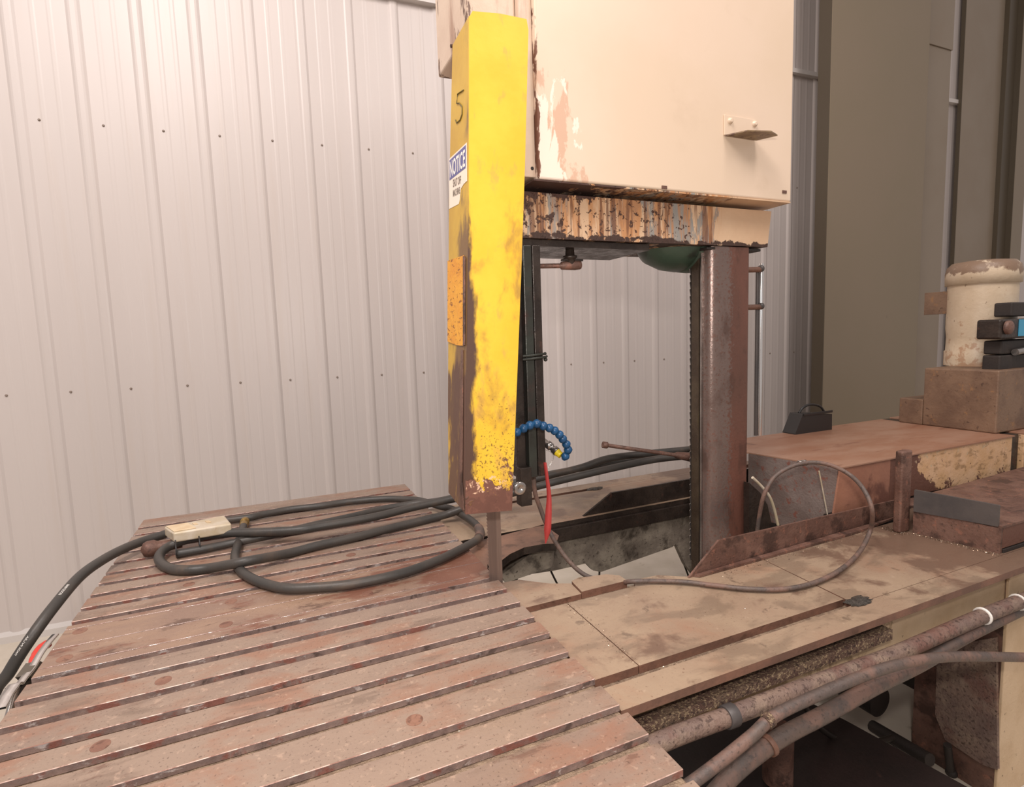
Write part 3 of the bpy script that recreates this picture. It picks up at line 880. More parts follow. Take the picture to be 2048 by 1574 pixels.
# box
BY = 1.15
LX = P(1074, 200, y=BY).x
RX = P(1586, 200, y=BY).x
blz = P(1080, 361, y=BY).z
brz = P(1576, 400, y=BY).z
zb = (blz + brz) / 2
boxo = MB().box((LX, BY, zb), (RX, 1.62, 2.2)).build('box_cover', M['cream'], head, .005, 3)
MB().prism([(LX - .012, BY + .004, zb - .004), (RX - .004, BY - .002, zb - .004), (RX + .0, 1.40, zb - .004), (LX - .012, 1.40, zb - .004)], (0, 0, .0035)).build('box_lip', M['beam'], head, .001)
for (px, py) in ((1570, 384), (1330, 375)):
    p = P(px, py, y=BY - .001)
    MB().box((p.x - .01, BY - .002, p.z - .004), (p.x + .006, BY - .0003, p.z + .004)).build('paint_chip', M['rustplate'], head)
# side flange of the arm behind the guard, with a hole
FXL = P(1040, 200, y=1.165).x
MB().box((FXL, 1.165, zb + .006), (LX - .0005, 1.34, 2.2)).build('side_flange', M['creamworn'], head, .002)
p = P(1068, 337, y=1.164)
MB().lathe((p.x - .004, 1.1648, p.z), (0, -1, 0), [(0, .004), (.0004, .004)], 14).build('hole', M['void'], head)
AX0 = P(913, 20, y=1.36).x
MB().box((P(934, 20, y=1.175).x, 1.175, 1.25), (FXL - .001, 1.40, 2.2)).build('arm_housing', M['creamworn'], head, .004)

# bracket with a tongue sticking out of the door
t0 = P(1447, 230, y=BY)
t1_ = P(1490, 277, y=BY)
MB().box((t0.x, BY - .004, t1_.z), (P(1510, 230, y=BY).x, BY - .0003, t0.z)).build('bracket_plate', M['cream'], head, .001)
zt = P(1455, 274, y=BY).z
q = [P(1448, 274, z=zt), P(1488, 250, z=zt), P(1548, 262, z=zt), P(1506, 281, z=zt)]
pa, pb_ = P(1448, 274, y=BY).x, P(1508, 274, y=BY).x
tg = MB().plate([(pa, BY - .004), (pb_ + .005, BY - .004), (pb_ + .03, BY - .050), (pb_ - .012, BY - .066), (pa + .03, BY - .050)], zt, zt + .003)
tg.build('bracket_tongue', M['tongue'], head, .0006)
for (px, py) in ((1460, 242), (1509, 248)):
    p = P(px, py, y=BY - .004)
    MB().lathe(p, (0, -1, 0), [(0, .008), (.002, .008), (.003, .006), (.006, .006), (.007, .004)], 12).build('bracket_bolt', M['cream'], head)

# guide arm: two upright bars right of the guard
GA = 1.20
def bar(pxa, pxb, pya, pyb, y, d, mat, name='guide_bar'):
    a, b_ = P(pxa, 700, y=y), P(pxb, 700, y=y)
    z1_, z0_ = P(pxa, pya, y=y).z, P(pxb, pyb, y=y).z
    return MB().box((a.x, y, z0_), (b_.x, y + d, z1_)).build(name, mat, head, .002)


bar(1052, 1068.5, 490, 955, GA, .05, M['greendark'])
bar(1070, 1086, 490, 952, GA + .004, .05, M['darksteel'])
bar(1028, 1046, 520, 955, GA + .01, .03, M['darksteel'])
# roller bracket and roller at the foot of the inner bar
bar(1033, 1056, 938, 1012, GA - .01, .03, M['darksteel'], 'roller_bracket')
c = P(1039, 976, y=GA - .014)
MB().lathe(c, (0, -1, 0), [(0, .0165), (.004, .0165), (.006, .0150), (.0062, .006), (.004, .0045), (.004, .001)], 24).build('roller', M['steel'], head)
# clip round the bars
for dz in (0, .008):
    p = P(1045, 716, y=GA)
    e = P(1094, 716, y=GA)
    MB().tube([(p.x, GA - .002, p.z + dz - .004), (p.x + .02, GA - .007, p.z + dz - .003), (e.x - .006, GA - .006, p.z + dz), (e.x - dz * .5, GA + .002, p.z + dz + .001)], .0032, 8).build('bar_clip', M['greendark'], head)
MB().ball(P(1091, 719, y=GA), .005).build('clip_knob', M['greendark'], head)

# yellow blade guard (leans a little towards the table at the foot)
GY = 1.125
A = [P(931, 1029, y=GY), P(1024, 1021, y=GY), P(1042, 560, y=GY), P(1050, 330, y=GY), P(1057, 60, y=GY), P(1053, 38, y=GY), P(1000, 27, y=GY), P(945, 22, y=GY), P(938, 35, y=GY), P(938, 400, y=GY), P(933, 800, y=GY)]
guard = MB()
th = .003
guard.prism(A, (0, th, 0))
guard.build('guard_front', M['yellow'], head, .0012)
# side sheet: follows the front left fold, then goes back
fr = [P(931, 1029, y=GY), P(933, 800, y=GY), P(938, 400, y=GY), P(939, 30, y=GY)]


def sd(p, px, py, dx=0):
    q = P(px, py, x=p.x + dx)
    return q


bk = [P(897, 985, x=fr[0].x - .004), P(896, 800, x=fr[1].x), P(898, 400, x=fr[2].x), P(905, 90, x=fr[3].x)]
low_front = fr[0] + Vector((0, th, .001))
side = [low_front] + [p + Vector((0, th, 0)) for p in fr[1:]] + [P(921, 55, x=fr[3].x)] + list(reversed(bk)) + [P(912, 1010, x=fr[0].x)]
n = len(side)
m = MB()
ins = [p + Vector((.003, 0, 0)) for p in side]
# triangulated as quads front->back
F = [side[0], side[1], side[2], side[3]]
B = [bk[0], bk[1], bk[2], bk[3]]
vs = F + B + [p + Vector((.003, 0, 0)) for p in F + B]
fs = [(i, i + 1, i + 5, i + 4) for i in range(3)] + [(i + 8 + 1, i + 8, i + 12, i + 13) for i in range(3)]
fs += [(0, 4, 12, 8), (3, 11, 15, 7), (4, 5, 13, 12), (5, 6, 14, 13), (6, 7, 15, 14), (0, 8, 9, 1), (1, 9, 10, 2), (2, 10, 11, 3)]
m.add(vs, fs)
m.build('guard_side', M['guardside'], head)


def SP(u, z, off=.0006):
    """point on the side sheet: u 0 = back, 1 = front fold; z height"""
    def row(L):
        for i in range(3):
            if z <= L[i + 1].z or i == 2:
                t = (z - L[i].z) / (L[i + 1].z - L[i].z)
                return L[i].lerp(L[i + 1], t)
    a_, b_ = row(B), row(F)
    return a_.lerp(b_, u) - Vector((off, 0, 0))


def side_px(px, py, off=.0006):
    """point of the side sheet seen at a pixel"""
    p = P(px, py, x=.40)
    for _ in range(8):
        lo, hi = SP(0, p.z, 0), SP(1, p.z, 0)
        u = (p.y - lo.y) / (hi.y - lo.y)
        p = P(px, py, x=lo.x + (hi.x - lo.x) * u)
    return p - Vector((off, 0, 0))


def side_patch(name, pxs, mat, off, parent=head):
    m_ = MB()
    vs_ = [side_px(a, b, off) for a, b in pxs]
    k = len(vs_)
    m_.add(vs_ + [v + Vector((off * .6, 0, 0)) for v in vs_], [tuple(range(k))] + [(i, i + k, (i + 1) % k + k, (i + 1) % k) for i in range(k)])
    return m_.build(name, mat, parent)


st = side_patch('notice_sticker', [(899, 318), (934, 285), (934.5, 362), (928, 368), (922, 378), (920, 400), (918, 408), (899, 418)], M['notice'], .0008)
o = side_patch('notice_band', [(900, 321), (932.5, 290), (932, 336), (900, 361)], M['noticeblue'], .0013, st)
m = MB()
quad_letters(m, 'NOTICE', side_px(901, 324, .0018), side_px(931.5, 298, .0018), side_px(931.5, 333, .0018), side_px(901.5, 356, .0018), Vector((0, 0, 0)), .02)
m.build('lettering', M['white'], st)
m = MB()
quad_letters(m, 'SHUT OFF', side_px(907, 359, .0014), side_px(923, 351, .0014), side_px(923, 367, .0014), side_px(907, 375, .0014), Vector((0, 0, 0)), .02)
quad_letters(m, 'MACHINE', side_px(907, 380, .0014), side_px(921, 373, .0014), side_px(921, 387, .0014), side_px(907, 394, .0014), Vector((0, 0, 0)), .02)
m.build('lettering', M['ink'], st)
five = [(928, 180), (916, 188), (914, 207), (919, 206), (925, 213), (925, 228), (921, 240), (914, 246), (912, 240)]
MB().tube([side_px(a, b, .001) for a, b in five], .0013, 6).build('hand_painted_five', M['marker'], head)
lab = [(897, 522), (929, 511), (931, 560), (931, 640), (929, 692), (915, 690), (897, 683)]
lo_ = side_patch('warning_label', lab, M['orangelabel'], .0025)
# label edge plate and the inner fold of the guard
side_patch('label_edge', [(929.5, 512), (932.5, 516), (932, 690), (929.5, 692)], M['rustplate'], .0045)
side_patch('guard_seam', [(924, 700), (928, 700), (926, 965), (930, 1020), (926, 1015), (921, 960)], M['rustplate'], .003)
# lower foot of the guard: inner back plate and hinge pin
MB().tube([P(906, 92, y=1.28), P(901, 92, y=1.28)], .004, 8).build('hinge_pin', M['rustplate'], head)
a, b_ = P(931, 1020, y=GY).x + .004, P(1022, 1015, y=GY).x
MB().box((a, GY + .004, P(940, 1023, y=GY).z), (b_, GY + .095, P(940, 1023, y=GY).z + .003)).build('guard_foot', M['rustplate'], head)
MB().prism([(b_ - .002, GY + .004, A[1].z + .002), (b_ - .002, GY + .06, A[1].z + .002), (P(1042, 560, y=GY).x - .004, GY + .06, P(1042, 560, y=GY).z), (P(1042, 560, y=GY).x - .004, GY + .004, P(1042, 560, y=GY).z)], (.002, 0, 0)).build('guard_inner_side', M['rustplate'], head)

# coolant line: segmented blue hose with yellow collar and valve
cool = thing('coolant_nozzle', P(1118, 900, y=1.17), 'blue segmented coolant hose with brass valve, curling over the guide bars', 'coolant hose')
cp = smooth_path([P(1028, 868, y=1.175), P(1041, 860, y=1.172), P(1057, 852, y=1.17), P(1072, 848, y=1.17), P(1087, 852, y=1.17), P(1103, 858, y=1.172), P(1116, 867, y=1.175), P(1126, 879, y=1.18), P(1134, 892, y=1.185), P(1135, 903, y=1.19), P(1130, 911, y=1.195), P(1122, 911, y=1.20)], 10)
L = [0]
for i in range(1, len(cp)):
    L.append(L[-1] + (cp[i] - cp[i - 1]).length)
NS = 12
for k in range(NS):
    sA = L[-1] * k / NS
    j = min(range(len(L)), key=lambda q: abs(L[q] - sA))
    j2 = min(len(cp) - 1, j + 1)
    d = (cp[j2] - cp[max(0, j - 1)]).normalized()
    ln = L[-1] / NS
    MB().lathe(cp[j], d, [(-.001, .0055), (.001, .0085), (ln * .3, .0105), (ln * .55, .0110), (ln * .7, .0095), (ln * .95, .0062), (ln * 1.05, .005)], 16).build('hose_segment', M['blue'], cool)
v0, v1 = P(1122, 911, y=1.20), P(1090, 884, y=1.24)
d = (v1 - v0).normalized()
MB().lathe(v0, d, [(0, .0085), (.008, .0085), (.0085, .0095), (.014, .0095)], 16).build('yellow_collar', M['yellowplastic'], cool)
MB().lathe(v0 + d * .0145, d, [(0, .0125), (.010, .0125), (.011, .009), (.02, .009), (.021, .012), (.032, .012), (.033, .0085), (.06, .0085)], 6).build('valve_body', M['steel'], cool)
MB().tube(smooth_path([P(1092, 900, y=1.195), P(1103, 905, y=1.192), P(1107, 915, y=1.19), P(1100, 930, y=1.19), P(1095, 936, y=1.19)]), .0006, 5).build('tie_wire', M['steel'], cool)

# red tag
q = [(1090, 925, 1.185), (1094, 955, 1.183), (1098, 990, 1.182), (1097, 1025, 1.18), (1095, 1060, 1.178), (1091, 1087, 1.176)]
wd_ = [.006, .007, .009, .013, .014, .002]
ctr = [P(a, b, y=y) for a, b, y in q]
ctr = smooth_path(ctr, 5)
m = MB()
vs = []
nn = len(ctr)
for i, c in enumerate(ctr):
    t = i / (nn - 1)
    k = t * 5
    w0 = wd_[int(min(4, k))] * (1 - (k - int(min(4, k)))) + wd_[int(min(4, k)) + 1] * (k - int(min(4, k)))
    dv = Vector((.75, -.6, 0)).normalized()
    for sgn in (-1, 1):
        vs.append(c + dv * w0 * sgn * .62)
    for sgn in (-1, 1):
        vs.append(c + dv * w0 * sgn * .62 + Vector((.0004, .0006, 0)))
fs = []
for i in range(nn - 1):
    a = i * 4
    b = a + 4
    fs += [(a, a + 1, b + 1, b), (a + 2, b + 2, b + 3, a + 3), (a, b, b + 2, a + 2), (a + 1, a + 3, b + 3, b + 1)]
m.add(vs, fs, True)
tag(m.build('hanging_tag', M['redtag']), 'long curled red tag hanging below the guide bars', 'tag')

# thin control cable from the guide bars down, over the bed and up in a loop
cz = BZ + .0085
cab = [P(1067, 950, y=1.24), P(1070, 985, y=1.24), P(1080, 1015, y=1.24), P(1090, 1042, y=1.235), P(1104, 1072, y=1.22), P(1122, 1102, y=1.205), P(1145, 1130, y=1.185), P(1170, 1150, y=1.168), P(1200, 1161, y=1.155), P(1232, 1167, y=1.14),
       P(1262, 1163, z=cz), P(1310, 1162, z=cz), P(1370, 1164, z=cz), P(1430, 1171, z=cz), P(1500, 1178, z=cz), P(1570, 1178, z=cz), P(1630, 1165, z=cz), P(1680, 1140, z=cz + .002), P(1718, 1105, z=cz + .008), P(1740, 1062, z=.035), P(1744, 1020, y=.93), P(1728, 980, y=.96), P(1700, 950, y=1.01), P(1660, 930, y=1.05), P(1620, 925, y=1.08), P(1580, 934, y=1.095), P(1548, 955, y=1.11), P(1528, 990, y=1.12), P(1519, 1030, y=1.14), P(1514, 1065, y=1.15)]
cabt = thing('control_cable', cab[15], 'thin grey cable looping up from the bed in front of the orange cover', 'cable')
cpp = smooth_path(cab, 8)
MB().tube(cpp, .0058, 12).build('cable_sheath', M['cable'], cabt)
c = P(1605, 926, y=1.095)
d = (P(1625, 926, y=1.09) - P(1590, 929, y=1.10)).normalized()
MB().lathe(c - d * .004, d, [(-.010, .0062), (-.009, .0085), (0, .0085), (.001, .0068), (.004, .0068), (.005, .009), (.015, .009), (.016, .0062)], 12).build('ferrule', M['steel'], cabt)

# ------------------------------------------------------------------ carriage behind the column
car = thing('carriage_cover', (2.0, 1.3, BZ), 'rust-orange carriage housing behind the column, with worn cream paint on its right', 'machine housing')
CZ = .174
C0 = P(1683, 935, y=1.10)
FLc = P(1497, 905, z=CZ)
bkL = P(1497, 872, z=CZ)
bkR = P(1810, 838, z=CZ)
RE = 2.50
YB_ = P(1670, 851, z=CZ).y
MB().plate([(C0.x, 1.10), (RE, 1.10), (RE, YB_), (1.42, YB_), (1.42, FLc.y + .05), (FLc.x, FLc.y)], CZ - .004, CZ).build('top_plate', M['carriagetop'], car, .001)
b0 = P(1668, 1028, y=1.103)
mid = 1.79
MB().prism([(C0.x + .002, 1.104, CZ - .0045), (mid, 1.104, CZ - .0045), (mid, 1.104, b0.z), (b0.x, 1.104, b0.z)], (0, .006, 0)).build('front_plate', M['orange'], car, .001)
MB().prism([(mid + .001, 1.104, CZ - .0045), (RE - .01, 1.104, CZ - .0045), (RE - .01, 1.104, b0.z), (mid + .001, 1.104, b0.z)], (0, .006, 0)).build('front_plate', M['patchcream'], car, .001)
MB().prism([(C0.x - .003, 1.11, CZ - .0045), (C0.x - .022, 1.11, -.05), (FLc.x, FLc.y, -.05), (FLc.x, FLc.y, CZ - .0045)], (.006, .001, 0)).build('side_plate', M['greyrust'], car, .001)
a, b_ = P(1638, 942, y=1.106), P(1655, 1030, y=1.106)
MB().tube([a, b_], .0019, 8).build('weld_seam', M['alu'], car)
MB().box((1.50, 1.11, -.05), (2.55, 1.115, b0.z + .002)).build('shadow_gap_plate', M['void'], car)  # dark sheet standing in for the shade in the gap under the cover
MB().box((RE + .002, 1.12, .0), (2.57, 1.6, CZ - .004)).build('end_plate', M['darksteel'], car, .002)
MB().box((2.575, 1.105, .03), (3.1, 1.6, CZ - .006)).build('end_cover', M['patchcream'], car, .002)
MB().box((2.575, 1.10, CZ - .0055), (3.1, 1.6, CZ)).build('end_top', M['carriagetop'], car, .001)
# wheel rim seen through the side opening
arc = [(1505, 955), (1525, 975), (1540, 995), (1549, 1020), (1556, 1050)]
MB().tube(smooth_path([P(a, b, y=1.17) for a, b in arc], 6), [.0042] * (4 * 6 + 1), 10).build('wheel_rim', M['alu'], car)
ap = [P(a, b, y=1.18) for a, b in [(1498, 965), (1520, 985), (1535, 1010), (1543, 1045), (1540, 1075), (1498, 1085)]]
MB().prism(ap, (0, .02, 0)).build('wheel_disc', M['darksteel'], car, .002)

# rod with a nut and pipe end
r0, r1, r2 = P(1210, 890, y=1.45), P(1330, 908, y=1.40), P(1400, 917, y=1.37)
rod = thing('drain_rod', r1, 'rusty rod with a socket end sticking out left of the column', 'rod')
d = (r2 - r0).normalized()
MB().tube([r0, r0.lerp(r2, .72), r0.lerp(r2, .75), r2], [.0062, .0062, .011, .018], 14).build('shaft', M['rustplate'], rod)
MB().lathe(r0 - d * .008, d, [(.003, .004), (0, .006), (0, .0105), (.016, .0105), (.018, .0065)], 8).build('socket_end', M['rustplate'], rod)

# chrome upright with two stubs right of the column
a, b_ = P(1523, 527, y=1.46), P(1523, 870, y=1.46)
post = thing('lift_rod', (a.x, a.y, b_.z), 'bright chrome upright rod just right of the rusty column', 'rod')
MB().tube([(a.x, 1.46, b_.z), (a.x, 1.46, a.z)], .0085, 16).build('rod', M['chrome'], post)
MB().tube([(a.x - .013, 1.465, b_.z), (a.x - .013, 1.465, a.z - .03)], .006, 12).build('guide_tube', M['bluegrey'], post)
for py in (538, 613):
    e = P(1490, py + 2, y=1.455)
    f_ = P(1520, py + 1, y=1.455)
    MB().tube([e, f_], .0095, 12).build('stub', M['bed_edge'], post)
    MB().ball(f_ + Vector((.004, 0, .003)), .0125).build('stub_collar', M['bluegrey'], post)

# ------------------------------------------------------------------ vise on the right of the bed
vise = thing('work_stop', (1.9, .88, BZ), 'rusty steel stop block on the right end of the bed, upright post at its left', 'clamp')
V0 = P(2000, 1108, z=BZ)
V1 = P(1825, 1065, z=BZ)
VT = P(1998, 1057, x=1.72).z
MB().prism([(V1.x, V1.y, BZ), (V0.x, V0.y, BZ), (V0.x, V0.y, VT), (V1.x, V1.y, VT)], (.01, .001, 0)).build('side_plate', M['rustplate'], vise, .001)
MB().plate([(V0.x + .002, V0.y - .001), (2.7, V0.y - .001), (2.7, 1.08), (V1.x + .01, 1.03)], VT, VT + .006).build('top_plate', M['rustplate'], vise, .001)
MB().box((V0.x + .012, V0.y + .001, BZ + .012), (2.7, V0.y + .007, VT - .001)).build('front_plate', M['patchcream'], vise, .001)
MB().box((V0.x + .012, V0.y - .002, BZ), (2.7, V0.y + .02, BZ + .010)).build('base_flange', M['void'], vise, .001)
s0, s1 = P(1832, 979, x=1.697).z, P(1990, 1011, x=1.712).z
MB().prism([(V1.x - .004, V1.y - .002, VT - .004), (V0.x - .004, V0.y + .006, VT + .004), (V0.x - .004, V0.y + .006, s1), (V1.x - .004, V1.y - .002, s0)], (.008, .001, 0)).build('angle_bar', M['bluegrey'], vise, .001)
pl, pr, pt = P(1803, 990, y=.985), P(1827, 990, y=.985), P(1810, 903, y=.985)
MB().box((pl.x, .985, BZ), (pr.x - .010, 1.008, pt.z)).build('post', M['rustplate'], vise, .006, 4)
MB().box((pr.x - .0095, .992, BZ), (pr.x, 1.02, pt.z - .002)).build('post_backing', M['bed_edge'], vise, .004)

# ------------------------------------------------------------------ hydraulic unit behind
MX = 2.48
man = thing('hydraulic_manifold', (2.7, 1.3, CZ), 'brown crusted manifold block under the cream motor', 'manifold')
mt = P(1905, 738, x=MX).z
my = MX / (P(1848, 760, x=MX).x / P(1848, 760, x=MX).y)
MB().box((MX, 1.15, CZ + .0005), (3.2, my, mt)).build('block', M['brown'], man, .005)
MB().box((MX, my + .0005, CZ + .0005), (3.0, P(1798, 820, x=MX).y, P(1820, 797, x=MX).z)).build('side_block', M['brown'], man, .004)
# motor
rc = ray(1962, 640)
hx = Vector((rc.x, rc.y))
ta, tb = ray(1890, 640), ray(2037, 640)
ang = (math.atan2(ta.y, ta.x) - math.atan2(tb.y, tb.x)) / 2
mid_a = (math.atan2(ta.y, ta.x) + math.atan2(tb.y, tb.x)) / 2
D = 3.08
cx, cy = D * math.cos(mid_a), D * math.sin(mid_a)
mr = D * math.sin(ang)
dirc = Vector((math.cos(mid_a), math.sin(mid_a), 0))
zc = P(1962, 740, x=cx - mr * math.cos(mid_a)).z
ztop = P(1962, 531, x=cx).z
zrim = P(1900, 560, x=cx - mr * math.cos(mid_a)).z
mot = thing('cream_motor', (cx, cy, mt), 'speckled cream cylindrical motor with a domed cap at the right edge', 'motor')
hb = mt
ht = P(1890, 566, x=cx).z
MB().lathe((cx, cy, hb), (0, 0, 1), [(0, mr * 1.0), (.06, mr * 1.0), (.065, mr * .96), (.12, mr * .95), (.16, mr * .985), (ht - hb - .02, mr * .985)], 48).build('motor_body', M['motor'], mot)
MB().lathe((cx, cy, ht - .02), (0, 0, 1), [(0, mr * .9), (0, mr * 1.06), (.05, mr * 1.07), (.075, mr * 1.02), (.092, mr * .88), (.098, mr * .5), (.099, .001)], 48).build('motor_cap', M['motor'], mot)
e0, e1 = P(1850, 586, x=cx - mr * .6), P(1892, 628, x=cx - mr * .6)
MB().box((cx - mr * .62, e1.y - .02, e1.z), (cx - mr * .6, e0.y, e0.z)).build('lug', M['brown'], mot, .002)
# valves at the right edge
yv = 1.165
val = thing('valve_stack', P(2040, 735, y=yv), 'dark oily valve stack with a cyan label in front of the cream motor', 'valve')


def vbox(n_, x0, y0, x1, y1, yy, d_, mat, bev=.006):
    a_, b_ = P(x0, y1, y=yy), P(x1, y0, y=yy)
    zz0, zz1 = P((x0 + x1) / 2, y1, y=yy).z, P((x0 + x1) / 2, y0, y=yy).z
    return MB().box((a_.x, yy, zz0), (b_.x, yy + d_, zz1)).build(n_, mat, val, bev, 3)


vbox('valve_block', 2024, 604, 2080, 632, yv + .015, .06, M['void'])
vbox('solenoid', 2001, 637, 2090, 676, yv, .08, M['darksteel'], .008)
vbox('solenoid_label', 2037, 638, 2080, 671, yv - .002, .0015, M['cyan'], .0)
vbox('valve_block', 2003, 679, 2085, 706, yv + .015, .06, M['void'])
vbox('valve_foot', 2000, 708, 2085, 738, yv + .01, .06, M['void'])
c = P(2014, 655, y=yv - .002)
MB().lathe(c, (0, -1, 0), [(0, .026), (.010, .026), (.014, .021), (.016, .008)], 20).build('solenoid_cap', M['rustplate'], val)
c = P(2036, 704, y=yv)
MB().tube([c + Vector((-.02, 0, 0)), c + Vector((.12, 0, 0.01))], .013, 12).build('hydraulic_fitting', M['steel'], val)

# small black case with a loop handle standing on the back of the cover
cs = P(1620, 864, z=CZ)
case = thing('black_case', (cs.x, cs.y, CZ), 'small black case with a curved carry handle behind the orange cover', 'case')
cy_ = cs.y - .01
pc = [P(1590, 864, y=cy_), P(1606, 828, y=cy_), P(1664, 828, y=cy_), P(1664, 853, y=cy_)]
zmin = CZ
pc = [Vector((pc[0].x, cy_, zmin)), Vector((pc[1].x, cy_, pc[1].z)), Vector((pc[2].x, cy_, pc[2].z)), Vector((pc[3].x, cy_, zmin))]
MB().prism(pc, (0, .06, 0)).build('case_body', M['black'], case, .004)
MB().tube(smooth_path([P(a, b, y=cy_ + .04) for a, b in [(1598, 826), (1606, 815), (1622, 809), (1640, 813), (1650, 826)]], 6), .005, 8).build('handle', M['black'], case)
MB().box((pc[1].x, cy_ - .004, pc[1].z - .008), (pc[2].x, cy_ - .0005, pc[1].z + .002)).build('lid_rim', M['black'], case, .002)

# ------------------------------------------------------------------ hoses on the table
HR = .0128


def hose(name, pts, r, label, k=8, mat='rubber', loc=None):
    pp = smooth_path(pts, k)
    return tag(MB().tube(pp, r, 16).build(name, M[mat]), label, 'hose'), pp


hz = HR + .001
# outer hose: leaves the casing, follows the far edge, loops at the right corner and returns to the brass end
ho = [(452, 1041), (500, 1035), (526, 1029), (579, 1019), (640, 1012), (694, 1004), (766, 998), (821, 999), (848, 1003), (878, 1012), (905, 1019), (938, 1038), (957, 1056), (958, 1075), (930, 1094), (875, 1121), (803, 1147), (712, 1167), (650, 1174), (579, 1177), (535, 1169), (500, 1155), (478, 1137), (470, 1115), (474, 1095), (482, 1068), (487, 1052)]
hp = [P(a, b, z=hz) for a, b in ho]
hoseA = thing('air_hose', hp[18], 'black hose making the widest loop on the table, brass coupling at its end', 'hose')
ppA = smooth_path(hp, 8)
MB().tube(ppA, HR * .93, 16).build('hose_tube', M['rubber'], hoseA)
d = (hp[-1] - hp[-2]).normalized()
MB().lathe(hp[-1], d, [(-.004, .012), (.01, .0135), (.02, .0135), (.021, .011), (.026, .011), (.027, .0145), (.055, .0145), (.058, .012)], 12).build('brass_coupling', M['brass'], hoseA)
# splice sleeve on the bend
j = min(range(1, len(ppA) - 1), key=lambda q: (ppA[q] - P(957, 1066, z=hz)).length)
MB().tube([ppA[j + q] for q in (-4, -2, 0, 2, 4)], HR * 1.12, 16).build('splice_sleeve', M['cable'], hoseA)

# supply hose: drops off the left edge of the table
hb_ = [P(335, 1066, z=.032), P(322, 1071, z=.03), P(287, 1082, z=.03), P(251, 1096, z=.032), P(207, 1119, z=.034), P(160, 1153, z=.03), P(109, 1212, z=.01), (0, 0), (0, 0), (0, 0)]
hb_[7:] = [P(62, 1276, z=-.03), P(20, 1342, z=-.09), P(-25, 1430, z=-.17)]
hb_.append(hb_[-1] + Vector((-.03, -.10, -.30)))
hoseB = thing('supply_hose', hb_[4], 'thick black rubber hose dropping off the left edge of the table, white print on it', 'hose')
ppB = smooth_path(hb_, 10)
MB().tube(ppB, HR, 18).build('hose_tube', M['rubber'], hoseB)


def print_on_hose(pp, r, body, at_px, size, parent, ang, flip=False):
    LL = [0]
    for i in range(1, len(pp)):
        LL.append(LL[-1] + (pp[i] - pp[i - 1]).length)

    def at(s_):
        s_ = max(0, min(LL[-1] - 1e-6, s_))
        for i in range(1, len(LL)):
            if LL[i] >= s_:
                t_ = (s_ - LL[i - 1]) / (LL[i] - LL[i - 1])
                return pp[i - 1].lerp(pp[i], t_), (pp[i] - pp[i - 1]).normalized()
    c_ = at_px
    j_ = min(range(len(pp)), key=lambda q: (pp[q] - c_).length)
    vs_, fs_, w_ = text_mesh(body, size, .0)
    out = []
    for v in vs_:
        sgn = -1 if flip else 1
        p_, t_ = at(LL[j_] + sgn * v.x)
        view = (CAMP - c_).normalized()
        e = (view - t_ * view.dot(t_)).normalized()
        f2 = t_.cross(e)
        a_ = ang + (v.y - size * .35) / r * (1 if not flip else -1)
        out.append(p_ + (e * math.cos(a_) + f2 * math.sin(a_)) * (r + .0003))
    MB().add(out, fs_).build('print', M['white'], parent)


print_on_hose(ppB, HR, 'GOODYEAR', P(95, 1212, z=.0), .0078, hoseB, .55, True)
print_on_hose(ppB, HR, 'MADE IN USA', P(28, 1310, z=-.05), .006, hoseB, .55, True)

# U-shaped hose: comes from behind the column, bends back beside the casing and returns
hc = [P(1420, 893, y=1.62), P(1377, 899, y=1.62), P(1297, 907, y=1.63), P(1217, 917, y=1.66), P(1163, 935, y=1.68), P(1099, 951, y=1.70), P(1040, 968, y=1.72), P(970, 985, y=1.75), P(911, 997, z=.055), P(875, 1004, z=.05), P(821, 1016, z=.045), P(766, 1030, z=.042), P(712, 1041, z=.04), P(640, 1053, z=.04), P(596, 1060, z=.04), P(526, 1064, z=.04), P(456, 1066, z=.04), P(403, 1073, z=.038), P(365, 1082, z=.034), P(336, 1094, z=.026), P(319, 1110, z=.02), P(322, 1126, z=hz), P(344, 1138, z=hz), P(380, 1140, z=hz), P(420, 1136, z=hz), P(491, 1123, z=hz + .02), P(579, 1106, z=hz), P(640, 1090, z=hz), P(712, 1074, z=hz), P(784, 1056, z=hz), P(857, 1038, z=hz), P(893, 1029, z=hz + .002), P(925, 1018, z=.03), P(985, 998, y=1.72), P(1070, 974, y=1.66), P(1137, 957, y=1.63), P(1217, 938, y=1.60), P(1297, 921, y=1.58), P(1350, 914, y=1.57), P(1420, 908, y=1.56)]
o, ppC = hose('hydraulic_hose', hc, HR, 'black hose bent into a tight U around the left end of the casing')
o['label'] = 'black hose doubled into a tight U left of the pale casing'
hd = [P(352, 1108, z=hz), P(403, 1099, z=hz), P(456, 1088, z=hz), P(526, 1074, z=hz + .004), P(579, 1062, z=hz), P(640, 1047, z=hz), P(712, 1031, z=hz), P(766, 1018, z=hz), P(830, 1007, z=hz + .004), P(885, 1000, z=.03), P(985, 975, y=1.80), P(1100, 948, y=1.76), P(1180, 934, y=1.72), P(1297, 914, y=1.68), P(1420, 900, y=1.66)]
o, ppD = hose('hydraulic_hose', hd, HR * .9, 'black hose running straight under the pale casing and the U-bent hose')

